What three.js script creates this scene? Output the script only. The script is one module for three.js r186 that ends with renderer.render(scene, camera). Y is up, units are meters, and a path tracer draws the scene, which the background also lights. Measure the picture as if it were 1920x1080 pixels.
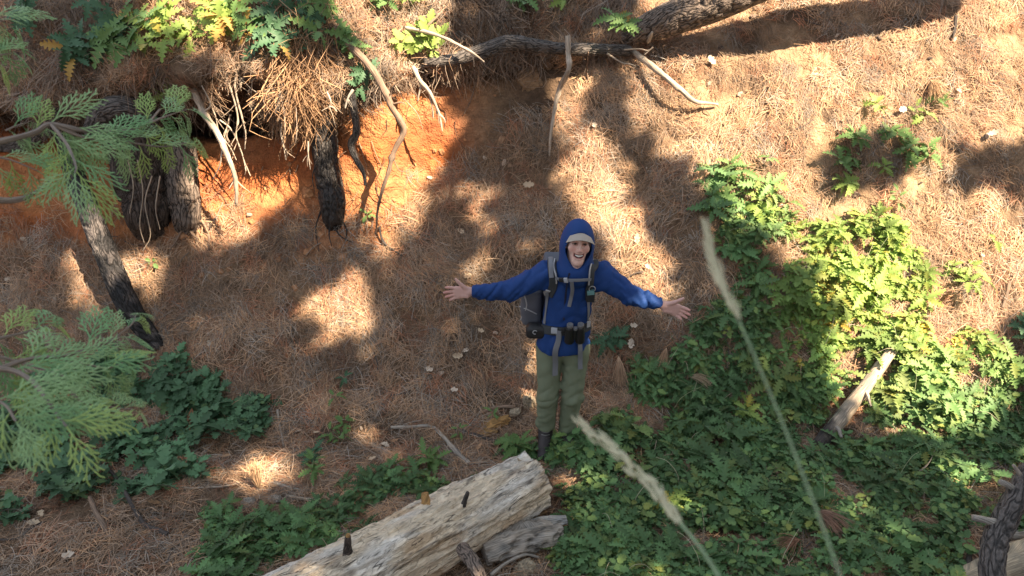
import * as THREE from 'three';
import { ImprovedNoise } from 'three/addons/math/ImprovedNoise.js';
import { mergeGeometries } from 'three/addons/utils/BufferGeometryUtils.js';

// ---------- camera, sky, sun, exposure ----------
const scene = new THREE.Scene();
const camera = new THREE.PerspectiveCamera(40, 1024 / 576, 0.05, 400);
const CAM = new THREE.Vector3(-0.3, 3.9, 4.6), PITCH = 29 * Math.PI / 180;
camera.position.copy(CAM);
camera.rotation.set(-PITCH, 0, 0);
camera.focus = 5.35;
camera.userData.fStop = 4;
camera.updateMatrixWorld(true);
scene.add(camera);
const SUN = new THREE.Vector3(0.53, 0.758, 0.379).normalize();
{ // bright hazy sky: pale blue overhead, whiter towards the horizon and round the sun
  const w = 256, h = 128, d = new Float32Array(w * h * 4), v = new THREE.Vector3();
  for (let j = 0; j < h; j++) for (let i = 0; i < w; i++) {
    const el = ((j + 0.5) / h - 0.5) * Math.PI, az = ((i + 0.5) / w - 0.5) * 2 * Math.PI; v.set(Math.cos(el) * Math.cos(az), Math.sin(el), Math.cos(el) * Math.sin(az));
    const up = Math.max(0, v.y), t = Math.pow(1 - up, 3), g = Math.pow(Math.max(0, v.dot(SUN)), 6) * 0.5, k = (j * w + i) * 4;
    d[k] = 0.8 + 0.24 * t + g; d[k + 1] = 0.91 + 0.15 * t + g * 0.93; d[k + 2] = 1.08 + 0.0 * t + g * 0.8; d[k + 3] = 1;
  }
  const t = new THREE.DataTexture(d, w, h, THREE.RGBAFormat, THREE.FloatType); t.mapping = THREE.EquirectangularReflectionMapping; t.magFilter = THREE.LinearFilter; t.needsUpdate = true;
  scene.background = t; scene.environment = t; scene.backgroundIntensity = 0.235;
}
scene.environmentIntensity = 0.235;
const sun = new THREE.DirectionalLight(new THREE.Color(1, 0.81, 0.58), 5);
sun.position.copy(SUN).multiplyScalar(30); sun.castShadow = true;
sun.shadow.camera.left = sun.shadow.camera.bottom = -9; sun.shadow.camera.right = sun.shadow.camera.top = 9;
sun.shadow.camera.far = 80; sun.shadow.mapSize.set(2048, 2048);
scene.add(sun, sun.target);
const renderer = new THREE.WebGLRenderer({ antialias: true });
renderer.setSize(1024, 576);
renderer.toneMapping = THREE.LinearToneMapping;
renderer.toneMappingExposure = 4.2;
renderer.shadowMap.enabled = true;

// ---------- helpers ----------
let seed = 7;
const R = () => { seed |= 0; seed = seed + 0x6D2B79F5 | 0; let t = Math.imul(seed ^ seed >>> 15, 1 | seed); t = t + Math.imul(t ^ t >>> 7, 61 | t) ^ t; return ((t ^ t >>> 14) >>> 0) / 4294967296; };
const rr = (a, b) => a + (b - a) * R();
const gauss = () => (R() + R() + R() + R() - 2) * 1.0;
const V = (x, y, z) => new THREE.Vector3(x, y, z);
const lerp = (a, b, t) => a + (b - a) * t, clamp = (x, a = 0, b = 1) => Math.max(a, Math.min(b, x));
const sstep = (a, b, x) => { const t = clamp((x - a) / (b - a)); return t * t * (3 - 2 * t); };
const IN = new ImprovedNoise();
const noise = (x, y, z = 0) => IN.noise(x + 31.7, y + 17.3, z + 11.9);
const fbm = (x, y, z = 0, o = 4) => { let a = 0, s = 1, f = 1; for (let i = 0; i < o; i++) { a += s * noise(x * f, y * f, z * f); s *= 0.5; f *= 2.03; } return a; };
const used = {};
function numbered(n) { if (!(n in used)) { used[n] = 0; return n; } used[n]++; return n + '_' + String(used[n]).padStart(3, '0'); }
function tag(o, label, category, group, kind) { o.userData = { label, category }; if (group) o.userData.group = group; if (kind) o.userData.kind = kind; return o; }
function mesh(name, geo, mat, parent) { const m = new THREE.Mesh(geo, mat); m.castShadow = m.receiveShadow = true; if (parent) { m.name = name; parent.add(m); } else { m.name = numbered(name); scene.add(m); } return m; }
function thing(name, label, category, group, pos) { const g = new THREE.Group(); g.name = numbered(name); scene.add(g); tag(g, label, category, group); if (pos) g.position.copy(pos); return g; }
const C = (r, g, b) => new THREE.Color().setRGB(r, g, b);
const std = (color, roughness = 0.9, more = {}) => new THREE.MeshStandardMaterial({ color, roughness, side: THREE.DoubleSide, ...more });
// photo pixel (1920 x 1080) <-> ray
const F = 540 / Math.tan(20 * Math.PI / 180);
const ray = (px, py) => { const a = (px - 960) / F, b = (540 - py) / F; return V(a, -Math.sin(PITCH) + b * Math.cos(PITCH), -Math.cos(PITCH) - b * Math.sin(PITCH)).normalize(); };
const pixel = (x, y, z) => { const dx = x - CAM.x, dy = y - CAM.y, dz = z - CAM.z, d = -dy * Math.sin(PITCH) - dz * Math.cos(PITCH), u = dy * Math.cos(PITCH) - dz * Math.sin(PITCH); return [960 + F * dx / d, 540 - F * u / d, d]; };
const PZ = (px, py, s) => { const d = ray(px, py); return CAM.clone().addScaledVector(d, (-s - CAM.z) / d.z); };      // point of a sight line at depth z = -s
const PD = (px, py, dist) => CAM.clone().addScaledVector(ray(px, py), dist);
const inPoly = (x, y, p) => { let c = false; for (let i = 0, j = p.length - 1; i < p.length; j = i++) if ((p[i][1] > y) !== (p[j][1] > y) && x < (p[j][0] - p[i][0]) * (y - p[i][1]) / (p[j][1] - p[i][1]) + p[i][0]) c = !c; return c; };
const rowY = (row, s) => CAM.y - Math.tan(PITCH - Math.atan((540 - row) / F)) * (CAM.z + s);

// textures: a canvas of size n drawn by fn, sRGB unless it is a height map
function tex(n, fn, rep = 1, data = false) {
  const c = document.createElement('canvas'); c.width = c.height = n; fn(c.getContext('2d'), n);
  const t = new THREE.CanvasTexture(c); t.wrapS = t.wrapT = THREE.RepeatWrapping; t.repeat.set(rep, rep); if (!data) t.colorSpace = THREE.SRGBColorSpace; return t;
}
function noiseTex(n, fn, data = false) {       // fn(u, v) in 0..1 -> [r,g,b] 0..1 (sRGB)
  const d = new Uint8Array(n * n * 4);
  for (let j = 0; j < n; j++) for (let i = 0; i < n; i++) { const c = fn(i / n, j / n), k = (j * n + i) * 4; d[k] = clamp(c[0]) * 255; d[k + 1] = clamp(c[1]) * 255; d[k + 2] = clamp(c[2]) * 255; d[k + 3] = 255; }
  const t = new THREE.DataTexture(d, n, n); t.wrapS = t.wrapT = THREE.MirroredRepeatWrapping; t.magFilter = THREE.LinearFilter; t.minFilter = THREE.LinearFilter; if (!data) t.colorSpace = THREE.SRGBColorSpace; t.needsUpdate = true; return t;
}
function setColors(geo, fn) { const p = geo.attributes.position, c = new Float32Array(p.count * 3); for (let i = 0; i < p.count; i++) { const k = fn(p.getX(i), p.getY(i), p.getZ(i), i); c[3 * i] = k[0]; c[3 * i + 1] = k[1]; c[3 * i + 2] = k[2]; } geo.setAttribute('color', new THREE.BufferAttribute(c, 3)); return geo; }
function rawGeo(pos, idx, uv, col) { const g = new THREE.BufferGeometry(); g.setAttribute('position', new THREE.Float32BufferAttribute(pos, 3)); if (uv) g.setAttribute('uv', new THREE.Float32BufferAttribute(uv, 2)); if (col) g.setAttribute('color', new THREE.Float32BufferAttribute(col, 3)); g.setIndex(idx); g.computeVertexNormals(); return g; }
// a tapered limb along points with radii; bump(u metres, angle, x, y, z) moves the skin in or out (share of the radius)
function limb(pts, radii, { seg = 24, rad = 10, bump = null, cap = true, smooth = true, flat = 1 } = {}) {
  const curve = smooth && pts.length > 2 ? new THREE.CatmullRomCurve3(pts, false, 'catmullrom', 0.5) : (() => { const c = new THREE.CurvePath(); for (let i = 0; i + 1 < pts.length; i++) c.add(new THREE.LineCurve3(pts[i], pts[i + 1])); return c; })();
  const pos = [], uv = [], idx = [], n = seg; let len = 0, prev = null;
  let nrm = null;
  for (let i = 0; i <= n; i++) {
    const t = i / n, p = curve.getPoint(t), tg = curve.getTangent(t).normalize();
    if (prev) len += p.distanceTo(prev); prev = p;
    if (!nrm) { nrm = Math.abs(tg.y) < 0.9 ? V(0, 1, 0) : V(1, 0, 0); }
    nrm = nrm.clone().addScaledVector(tg, -nrm.dot(tg)).normalize();
    const b = V().crossVectors(tg, nrm), k = t * (radii.length - 1), k0 = Math.min(Math.floor(k), radii.length - 2), r = lerp(radii[k0], radii[k0 + 1], k - k0);
    for (let j = 0; j <= rad; j++) {
      const a = (j % rad) / rad * Math.PI * 2, ca = Math.cos(a), sa = Math.sin(a) * flat;
      let q = r; if (bump) q *= 1 + bump(len, a, p.x + nrm.x * ca * r + b.x * sa * r, p.y + nrm.y * ca * r + b.y * sa * r, p.z + nrm.z * ca * r + b.z * sa * r, t);
      pos.push(p.x + (nrm.x * ca + b.x * sa) * q, p.y + (nrm.y * ca + b.y * sa) * q, p.z + (nrm.z * ca + b.z * sa) * q);
      uv.push(j / rad * r * 6.283, len);
    }
  }
  const w = rad + 1;
  for (let i = 0; i < n; i++) for (let j = 0; j < rad; j++) { const a = i * w + j, b2 = a + 1, c = a + w, d = c + 1; idx.push(a, b2, c, b2, d, c); }
  if (cap) for (const e of [0, n]) { const p = curve.getPoint(e / n), o = pos.length / 3; pos.push(p.x, p.y, p.z); uv.push(0, 0); for (let j = 0; j < rad; j++) e ? idx.push(o, e * w + j, e * w + j + 1) : idx.push(o, j + 1, j); }
  const g = rawGeo(pos, idx, uv);
  // close the seam in the normals
  const N = g.attributes.normal; for (let i = 0; i <= n; i++) { const a = i * w, b2 = a + rad, m = V(N.getX(a) + N.getX(b2), N.getY(a) + N.getY(b2), N.getZ(a) + N.getZ(b2)).normalize(); N.setXYZ(a, m.x, m.y, m.z); N.setXYZ(b2, m.x, m.y, m.z); }
  return g;
}

// ---------- the ground: gully floor, needle bank, clay wall under an overhanging lip ----------
const slopeY = (s, x) => { const k = 0.13, s0 = 0.3 - 0.1 * sstep(0.8, 2.5, x); return (1.19 - 0.12 * sstep(1, 3, x)) * k * Math.log(1 + Math.exp((s - s0) / k)); };
const LIP = [ // x, row of wall foot, then (s,row) of wall head, recess, lip underside, lip brow
  [-9, 420, 1.6, 250, 1.8, 200, 1.45, 205, 1.5, 160], [-5.5, 420, 1.6, 250, 1.8, 200, 1.45, 205, 1.5, 160],
  [-3.6, 430, 1.65, 245, 2.3, 215, 1.33, 200, 1.4, 150], [-2.85, 400, 1.75, 262, 2.6, 250, 1.28, 132, 1.36, 96], [-2.3, 400, 1.78, 255, 2.7, 248, 1.26, 128, 1.36, 96],
  [-1.9, 420, 1.72, 235, 2.3, 215, 1.36, 180, 1.45, 130], [-1.4, 440, 1.58, 210, 1.72, 165, 1.54, 152, 1.62, 110],
  [-1.0, 330, 1.83, 180, 1.93, 135, 1.74, 122, 1.82, 85], [-0.1, 230, 2.1, 150, 2.3, 115, 2.1, 105, 2.15, 70],
  [0.8, 150, 2.4, 100, 2.55, 70, 2.4, 60, 2.45, 30], [1.7, 60, 2.65, 20, 2.75, 0, 2.7, -15, 2.76, -30],
  [2.6, -40, 2.9, -60, 2.95, -70, 2.97, -80, 3.02, -90], [9, -40, 2.9, -60, 2.95, -70, 2.97, -80, 3.02, -90]];
function lipAt(x) { let i = 0; while (i < LIP.length - 2 && LIP[i + 1][0] < x) i++; const a = LIP[i], b = LIP[i + 1], t = sstep(0, 1, clamp((x - a[0]) / (b[0] - a[0]))); return a.map((v, k) => lerp(v, b[k], t)); }
const XS = []; for (let x = -14; x < -5.6; x += 0.3) XS.push(x); for (let x = -5.6; x < 5.2; x += 0.032) XS.push(x); for (let x = 5.2; x < 14; x += 0.3) XS.push(x);
const SEGS = [12, 40, 70, 34, 14, 14, 10, 50, 8];
function profile(x) {
  const L = lipAt(x), wob = 0.07 * noise(x * 2.7, 3) + 0.05 * noise(x * 6.1, 9), rw = 16 * noise(x * 2.1, 7) + 8 * noise(x * 7, 2);
  let sB = 0.2; for (let k = 0; k < 400 && slopeY(sB, x) < rowY(L[1], sB); k++) sB += 0.01;
  const on = 1 - sstep(1.2, 2.4, x);
  const c = [[-14, 5.0], [-2.2, 0.08], [0.15, slopeY(0.15, x)], [sB, slopeY(sB, x)], [L[2], rowY(L[3], L[2])], [L[4], rowY(L[5], L[4])], [L[6] + wob * on, rowY(L[7] + rw * on, L[6])], [L[8] + wob * on, rowY(L[9] + rw * on, L[8])]];
  const T = c[7]; c.push([T[0] + 1.7, T[1] + 1.55], [T[0] + 12, T[1] + 4]);
  const out = [];
  for (let k = 0; k < SEGS.length; k++) for (let i = 0; i < SEGS[k]; i++) {
    const t = i / SEGS[k]; let s = lerp(c[k][0], c[k + 1][0], t), y = lerp(c[k][1], c[k + 1][1], t);
    if (k === 0) y = s > -4 ? lerp(0.08, 1.75, sstep(-2.0, -4.4, s)) : lerp(1.75, 5, (-4 - s) / 10);
    if (k === 1) y = slopeY(s, x) + 0.08 * sstep(0, -2.2, s);
    if (k === 2) y = slopeY(s, x);
    if (k === 7) y += 0.12 * Math.sin(t * 3.14);
    out.push([s, y, k + t]);
  }
  out.push([...c[9], 9]);
  for (let it = 0; it < 3; it++) { const o = out.map(q => q.slice()); for (let i = 1; i < o.length - 1; i++) { out[i][0] = (o[i - 1][0] + 2 * o[i][0] + o[i + 1][0]) / 4; out[i][1] = (o[i - 1][1] + 2 * o[i][1] + o[i + 1][1]) / 4; } }
  return out;
}
const NV = SEGS.reduce((a, b) => a + b) + 1, NX = XS.length;
const TP = new Float32Array(NX * NV * 3), TK = new Float32Array(NX * NV);
XS.forEach((x, i) => profile(x).forEach(([s, y, k], j) => { const o = (i * NV + j) * 3; TP[o] = x; TP[o + 1] = y; TP[o + 2] = -s; TK[i * NV + j] = k; }));
const tIdx = []; for (let i = 0; i + 1 < NX; i++) for (let j = 0; j + 1 < NV; j++) { const a = i * NV + j, b = a + NV; tIdx.push(a, b, a + 1, b, b + 1, a + 1); }
const tGeo = new THREE.BufferGeometry(); tGeo.setAttribute('position', new THREE.BufferAttribute(TP, 3)); tGeo.setIndex(tIdx); tGeo.computeVertexNormals();
{ // lumps along the normals: coarse swells, clods on the bare slope, crumbly clay wall
  const n = tGeo.attributes.normal, q = TP.slice();
  for (let i = 0; i < NX * NV; i++) {
    const x = q[3 * i], y = q[3 * i + 1], z = q[3 * i + 2], k = TK[i]; if (Math.abs(x) > 5.7 || k < 1) continue;
    const lipK = sstep(4.6, 5.5, k) * (1 - sstep(7.3, 7.8, k)) * (1 - sstep(1, 2.2, x)), wall = sstep(2.9, 3.3, k) * (1 - sstep(4.5, 5, k)) * (1 - sstep(1, 2, x));
    const near = Math.hypot(x - 0.03, z) < 0.35 ? 0.15 : 1;
    const d = near * (0.05 * fbm(x * 1.1, y * 1.1, z * 1.1, 2) + 0.028 * (1 - 0.6 * wall) * fbm(x * 4.5, y * 4.5, z * 4.5, 3) + (0.01 + 0.012 * sstep(0.4, 1.2, x) * sstep(0.7, 1.4, y)) * fbm(x * 17, y * 17, z * 17, 2) + wall * 0.016 * fbm(x * 12, y * 12, z * 12, 3) + lipK * 0.09 * fbm(x * 4, y * 4, z * 4, 3));
    TP[3 * i] = x + n.getX(i) * d; TP[3 * i + 1] = y + n.getY(i) * d; TP[3 * i + 2] = z + n.getZ(i) * d;
  }
  tGeo.computeVertexNormals();
}
const TN = tGeo.attributes.normal;
// how bare the clay is at a vertex (0 needles .. 1 clay)
function bareness(x, y, z, k) {
  const w = sstep(2.75, 3.15, k) * (1 - sstep(5.2, 6, k)) * sstep(-5.5, -4.6, x) * (1 - sstep(-0.75, -0.15, x));
  const low = sstep(2.3, 2.9, k) * (1 - sstep(3, 3.5, k)) * sstep(-4.7, -4, x) * (1 - sstep(-1.5, -0.9, x));
  const sunny = 0.75 * sstep(0.5, 1.4, x) * sstep(0.6, 1.5, y) * sstep(-0.35, 0.35, fbm(x * 2.6, y * 2.6, z * 2.6 + 7, 3)); const b = clamp(w + sunny + 0.75 * low * sstep(-0.25, 0.35, fbm(x * 2.2, y * 2.2, z * 2.2, 3)));
  return clamp(b + 0.35 * sstep(0.2, 0.6, fbm(x * 1.3 + 9, y * 1.3, z * 1.3, 3)) * sstep(2, 2.3, k));
}
const TB = new Float32Array(NX * NV);
{ const col = new Float32Array(NX * NV * 3), uv = new Float32Array(NX * NV * 2);
  for (let i = 0; i < NX; i++) { let len = 0; for (let j = 0; j < NV; j++) {
    const o = i * NV + j, x = TP[3 * o], y = TP[3 * o + 1], z = TP[3 * o + 2]; if (j) len += Math.hypot(y - TP[3 * o - 2], z - TP[3 * o - 1]);
    uv[2 * o] = x; uv[2 * o + 1] = len;
    const b = TB[o] = bareness(x, y, z, TK[o]), m = 0.5 + 0.5 * clamp(fbm(x * 1.7, y * 1.7, z * 1.7, 3) + 0.5), red = sstep(-0.1, 0.5, fbm(x * 0.9, y * 3, z * 0.9 + 5, 2));
    const dirt = [0.29 * m, 0.19 * m, 0.125 * m], clay = [lerp(0.6, 0.52, red) * (0.8 + 0.4 * m - 0.1), lerp(0.25, 0.17, red) * (0.8 + 0.4 * m - 0.1), lerp(0.105, 0.06, red)], tan = [0.5, 0.335, 0.21];
    const cave = sstep(4.1, 4.6, TK[o]) * (1 - sstep(5.85, 6.1, TK[o])) * (1 - sstep(0.6, 1.4, x)), caveShade = [0.085, 0.055, 0.038]; const wallT = sstep(2.7, 3.05, TK[o]) * (1 - sstep(-0.9, -0.3, x));  // shade under the lip is painted into the soil colour of the cave
    for (let c = 0; c < 3; c++) col[3 * o + c] = lerp(lerp(dirt[c], lerp(tan[c], clay[c], wallT), b), caveShade[c], cave * 0.9);
  } }
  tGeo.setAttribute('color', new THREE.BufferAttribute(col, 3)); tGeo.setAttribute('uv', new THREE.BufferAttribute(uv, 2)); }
const soilMap = noiseTex(1024, (u, v) => { const f = 0.5 * fbm(u * 16, v * 16, 0, 4) + 0.35 * fbm(u * 70, v * 70, 4, 2), s = 0.86 + 0.24 * f; return [s, s * 0.99, s * 0.97]; });
const soilBump = noiseTex(1024, (u, v) => { const f = 0.5 + 0.35 * fbm(u * 24, v * 24, 2, 4) + 0.2 * fbm(u * 90, v * 90, 8, 2); return [f, f, f]; }, true);
for (const t of [soilMap, soilBump]) t.repeat.set(0.8, 0.8);
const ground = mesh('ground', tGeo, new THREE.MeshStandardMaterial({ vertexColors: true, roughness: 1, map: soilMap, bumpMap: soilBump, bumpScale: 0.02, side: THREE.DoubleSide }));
tag(ground, 'needle strewn gully floor and steep orange clay bank with an overhanging lip', 'ground', null, 'structure');

// where a sight line meets the ground
const CELL = 40, GX0 = -500, GY0 = -400, GW = 75, GH = 50, cells = Array.from({ length: GW * GH }, () => []);
{ const pp = []; for (let i = 0; i < NX * NV; i++) pp.push(pixel(TP[3 * i], TP[3 * i + 1], TP[3 * i + 2]));
  for (let t = 0; t < tIdx.length; t += 3) { const a = pp[tIdx[t]], b = pp[tIdx[t + 1]], c = pp[tIdx[t + 2]]; if (a[2] < 0.5 || b[2] < 0.5 || c[2] < 0.5) continue;
    const x0 = Math.floor((Math.min(a[0], b[0], c[0]) - GX0) / CELL), x1 = Math.floor((Math.max(a[0], b[0], c[0]) - GX0) / CELL), y0 = Math.floor((Math.min(a[1], b[1], c[1]) - GY0) / CELL), y1 = Math.floor((Math.max(a[1], b[1], c[1]) - GY0) / CELL);
    for (let y = Math.max(0, y0); y <= Math.min(GH - 1, y1); y++) for (let x = Math.max(0, x0); x <= Math.min(GW - 1, x1); x++) cells[y * GW + x].push(t); } }
const _ray = new THREE.Ray(), _a = V(), _b = V(), _c = V(), _h = V();
const tv = (o, v) => v.set(TP[3 * o], TP[3 * o + 1], TP[3 * o + 2]);
function hit(px, py) {
  const cx = Math.floor((px - GX0) / CELL), cy = Math.floor((py - GY0) / CELL); if (cx < 0 || cy < 0 || cx >= GW || cy >= GH) return null;
  _ray.set(CAM, ray(px, py)); let best = null, bd = 1e9;
  for (const t of cells[cy * GW + cx]) if (_ray.intersectTriangle(tv(tIdx[t], _a), tv(tIdx[t + 1], _b), tv(tIdx[t + 2], _c), false, _h)) { const d = _h.distanceTo(CAM); if (d < bd) { bd = d; const nn = V(TN.getX(tIdx[t]), TN.getY(tIdx[t]), TN.getZ(tIdx[t])); best = { p: _h.clone(), n: nn, k: TK[tIdx[t]], d }; } }
  if (best && best.n.dot(ray(px, py)) > 0) best.n.negate();
  return best;
}
const P = (px, py, lift = 0) => { const h = hit(px, py); if (!h) throw new Error('no ground at ' + px + ',' + py); return h.p.addScaledVector(ray(px, py), -lift); };
// random places on the ground inside the picture: calls fn(p, n, k, bare, down) `count` times over the area
const tArea = []; const tPick = []; let tSum = 0;
for (let t = 0; t < tIdx.length; t += 3) { const o = tIdx[t], k = TK[o]; if (k < 1.05 || k > 7.95) continue; tv(o, _a); const q = pixel(_a.x, _a.y, _a.z); if (q[2] < 1 || q[0] < -160 || q[0] > 2080 || q[1] < -140 || q[1] > 1230) continue; tv(tIdx[t + 1], _b); tv(tIdx[t + 2], _c); tSum += _b.clone().sub(_a).cross(_c.clone().sub(_a)).length() / 2; tArea.push(tSum); tPick.push(t); }
function scatter(count, fn) {
  for (let n = 0; n < count; n++) {
    const r = R() * tSum; let lo = 0, hi = tArea.length - 1; while (lo < hi) { const m = (lo + hi) >> 1; tArea[m] < r ? lo = m + 1 : hi = m; }
    const t = tPick[lo]; let u = R(), v = R(); if (u + v > 1) { u = 1 - u; v = 1 - v; }
    const A = tv(tIdx[t], V()), B = tv(tIdx[t + 1], V()), D = tv(tIdx[t + 2], V()); const p = A.clone().addScaledVector(B.sub(A), u).addScaledVector(D.sub(A), v);
    const o = tIdx[t], nn = V(TN.getX(o), TN.getY(o), TN.getZ(o));
    fn(p, nn, TK[o], TB[o]);
  }
}

// ---------- pines standing on the sunny side, out of the picture: crowns shaped to shade the gully, gaps cut for the sun patches ----------
const E1 = V(0, 1, 0).cross(SUN).normalize(), E2 = SUN.clone().cross(E1).normalize();
const GAPS = [  // outlines of the sun patches, kept free of foliage in the unseen crowns
  [[1650, 245], [1785, 265], [1790, 355], [1690, 350]], [[1320, 315], [1530, 330], [1520, 400], [1330, 370]], [[1440, 430], [1560, 420], [1740, 500], [1720, 620], [1600, 700], [1520, 700], [1540, 600], [1490, 520]],
  [[1545, 800], [1600, 730], [1660, 640], [1700, 640], [1670, 720], [1600, 800]],
  [[1190, -80], [1700, -140], [1700, 60], [1340, 110], [1225, 130], [1175, 70]],
  [[200, -60], [500, -60], [470, 30], [420, 90], [400, 150], [350, 190], [330, 120], [260, 60]],
  [[600, -60], [850, -60], [830, 50], [850, 110], [760, 130], [690, 140], [660, 90], [610, 40]],
  [[580, 125], [845, 135], [835, 280], [795, 440], [715, 475], [640, 405], [612, 280]],
  [[335, 220], [470, 275], [570, 290], [590, 375], [500, 395], [440, 385], [345, 335]],
  [[170, 490], [230, 470], [310, 475], [318, 525], [290, 560], [220, 560]],
  [[120, 515], [150, 520], [160, 575], [125, 570]],
  [[345, 330], [375, 330], [372, 420], [345, 420]],
  [[350, 410], [480, 395], [475, 450], [420, 480], [365, 470]],
  [[570, 545], [640, 535], [690, 570], [680, 620], [600, 640], [560, 600]],
  [[860, 340], [910, 345], [925, 420], [940, 530], [905, 510], [880, 420]],
  [[1000, 130], [1085, 140], [1110, 230], [1180, 330], [1190, 400], [1250, 500], [1262, 600], [1160, 560], [1110, 440], [1050, 350], [1035, 260]],
  [[1140, 150], [1230, 130], [1340, 90], [1500, 60], [1700, -120], [2100, -120], [2100, 130], [1960, 160], [1960, 260], [1870, 300], [1760, 270], [1640, 250], [1560, 290], [1520, 340], [1430, 360], [1340, 340], [1240, 300], [1190, 240]],
  [[1290, 330], [1420, 390], [1530, 370], [1640, 340], [1800, 350], [1960, 380], [1960, 600], [1860, 620], [1890, 700], [1880, 770], [1820, 800], [1740, 790], [1700, 840], [1620, 790], [1640, 700], [1560, 720], [1500, 690], [1540, 600], [1490, 530], [1440, 470], [1350, 440]],
  [[460, 855], [510, 850], [525, 905], [490, 935], [450, 910]],
  [[630, 775], [665, 765], [690, 800], [660, 830], [630, 815]],
  [[1230, 945], [1290, 930], [1310, 980], [1250, 1000]],
  [[985, 620], [1008, 620], [1008, 700], [985, 720]],
  [[1740, 850], [1800, 890], [1830, 930], [1790, 930], [1730, 890]],
  [[1540, 930], [1590, 940], [1610, 985], [1560, 980]],
  [[1380, 760], [1400, 720], [1420, 780], [1400, 810]],
  [[1880, 850], [1920, 840], [1930, 900], [1890, 890]],
  [[1440, 960], [1470, 955], [1490, 1000], [1450, 1000]],
];
const uvOf = p => [p.dot(E1), p.dot(E2)];
const gapsUV = GAPS.map(g => g.map(([x, y]) => { const h = hit(x, y); return uvOf(h ? h.p : PZ(x, y, 3)); }));
for (const g of [[[1135, 492], [1165, 500], [1200, 545], [1170, 560], [1140, 530]], [[1092, 640], [1114, 640], [1114, 690], [1096, 690]]]) gapsUV.push(g.map(([x, y]) => uvOf(PZ(x, y, -0.04))));
const distPoly = (x, y, g) => { let d = 1e9; for (let i = 0, j = g.length - 1; i < g.length; j = i++) { const ax = g[j][0], ay = g[j][1], bx = g[i][0] - ax, by = g[i][1] - ay, t = clamp(((x - ax) * bx + (y - ay) * by) / (bx * bx + by * by)); d = Math.min(d, Math.hypot(x - ax - bx * t, y - ay - by * t)); } return d; };
{
  const clump = (() => { const g = []; for (let i = 0; i < 16; i++) { const l = rr(0.13, 0.2), w = rr(0.05, 0.08), b = new THREE.PlaneGeometry(w, l, 1, 2); const p = b.attributes.position; for (let k = 0; k < p.count; k++) p.setZ(k, 0.02 * Math.sin(p.getY(k) * 9)); b.rotateX(rr(0, 6)); b.rotateY(rr(0, 6)); b.rotateZ(rr(0, 6)); const d = V(gauss(), gauss(), gauss()).multiplyScalar(0.075); b.translate(d.x, d.y, d.z); g.push(b); } return mergeGeometries(g); })();
  const leafMat = std(C(0.06, 0.1, 0.035), 0.8);
  const barkMat = std(C(0.16, 0.1, 0.07), 1);
  const trunks = [V(5, 1.7, 13.5), V(16, 5, 0), V(13.5, 2.5, 11)];
  const mats = [[], [], []], m4 = new THREE.Matrix4(), q4 = new THREE.Quaternion(), e4 = new THREE.Euler();
  const cent = PZ(960, 540, 0.5), [cu, cv] = uvOf(cent);
  for (let n = 0; n < 17000; n++) {
    const u = cu + rr(-6.8, 6.8), v = cv + rr(-5.5, 5.2);
    let lit = false;
    for (const g of gapsUV) if ((inPoly(u, v, g) && distPoly(u, v, g) > 0.0) || distPoly(u, v, g) < 0.05) { lit = true; break; }
    if (lit || fbm(u * 1.9, v * 1.9, 3, 2) > 0.62) continue;
    const t = 12.5 + 1.6 * noise(u * 0.5, v * 0.5) + rr(-1, 1), p = E1.clone().multiplyScalar(u).addScaledVector(E2, v).addScaledVector(SUN, t + cent.dot(SUN));
    let b = 0, bd = 1e9;  trunks.forEach((c, k) => { const d = Math.hypot(c.x - p.x, c.z - p.z); if (d < bd) { bd = d; b = k; } });
    e4.set(rr(0, 6), rr(0, 6), rr(0, 6)); q4.setFromEuler(e4); const s = rr(0.85, 1.25);
    m4.compose(p, q4, V(s, s, s)); mats[b].push(m4.clone());
  }
  trunks.forEach((c, k) => {
    const tree = thing('shade_pine', ['tall pine behind the camera, outside the photo, crown shaped to shade the gully floor', 'tall pine on the right bank outside the photo, crown shaped to shade the slope', 'tall pine out of view to the right of the camera, crown shaped for shade'][k], 'tree', null, c);
    mesh('trunk', limb([V(0, -0.6, 0), V(0.1, 7, 0.1), V(0, 19, 0)], [0.4, 0.32, 0.12], { rad: 14, seg: 30, bump: (u, a) => 0.1 * noise(u * 2, a * 3) }), barkMat, tree);
    const crown = new THREE.InstancedMesh(clump, leafMat, mats[k].length); crown.name = 'crown'; crown.castShadow = crown.receiveShadow = true; crown.userData.kind = 'stuff';
    mats[k].forEach((m, i) => crown.setMatrixAt(i, m.premultiply(new THREE.Matrix4().makeTranslation(-c.x, -c.y, -c.z)))); tree.add(crown);
    const e = V();
    for (let i = 0; i < 9 && mats[k].length; i++) { e.setFromMatrixPosition(mats[k][Math.floor(R() * mats[k].length)]); const y0 = Math.max(4, e.y - 0.5); mesh('limb', limb([V(0, y0, 0), V(e.x * 0.5, lerp(y0, e.y, 0.5) + 0.3, e.z * 0.5), e.clone()], [0.07, 0.045, 0.015], { rad: 6, seg: 10 }), barkMat, tree); }
  });
}

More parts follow.
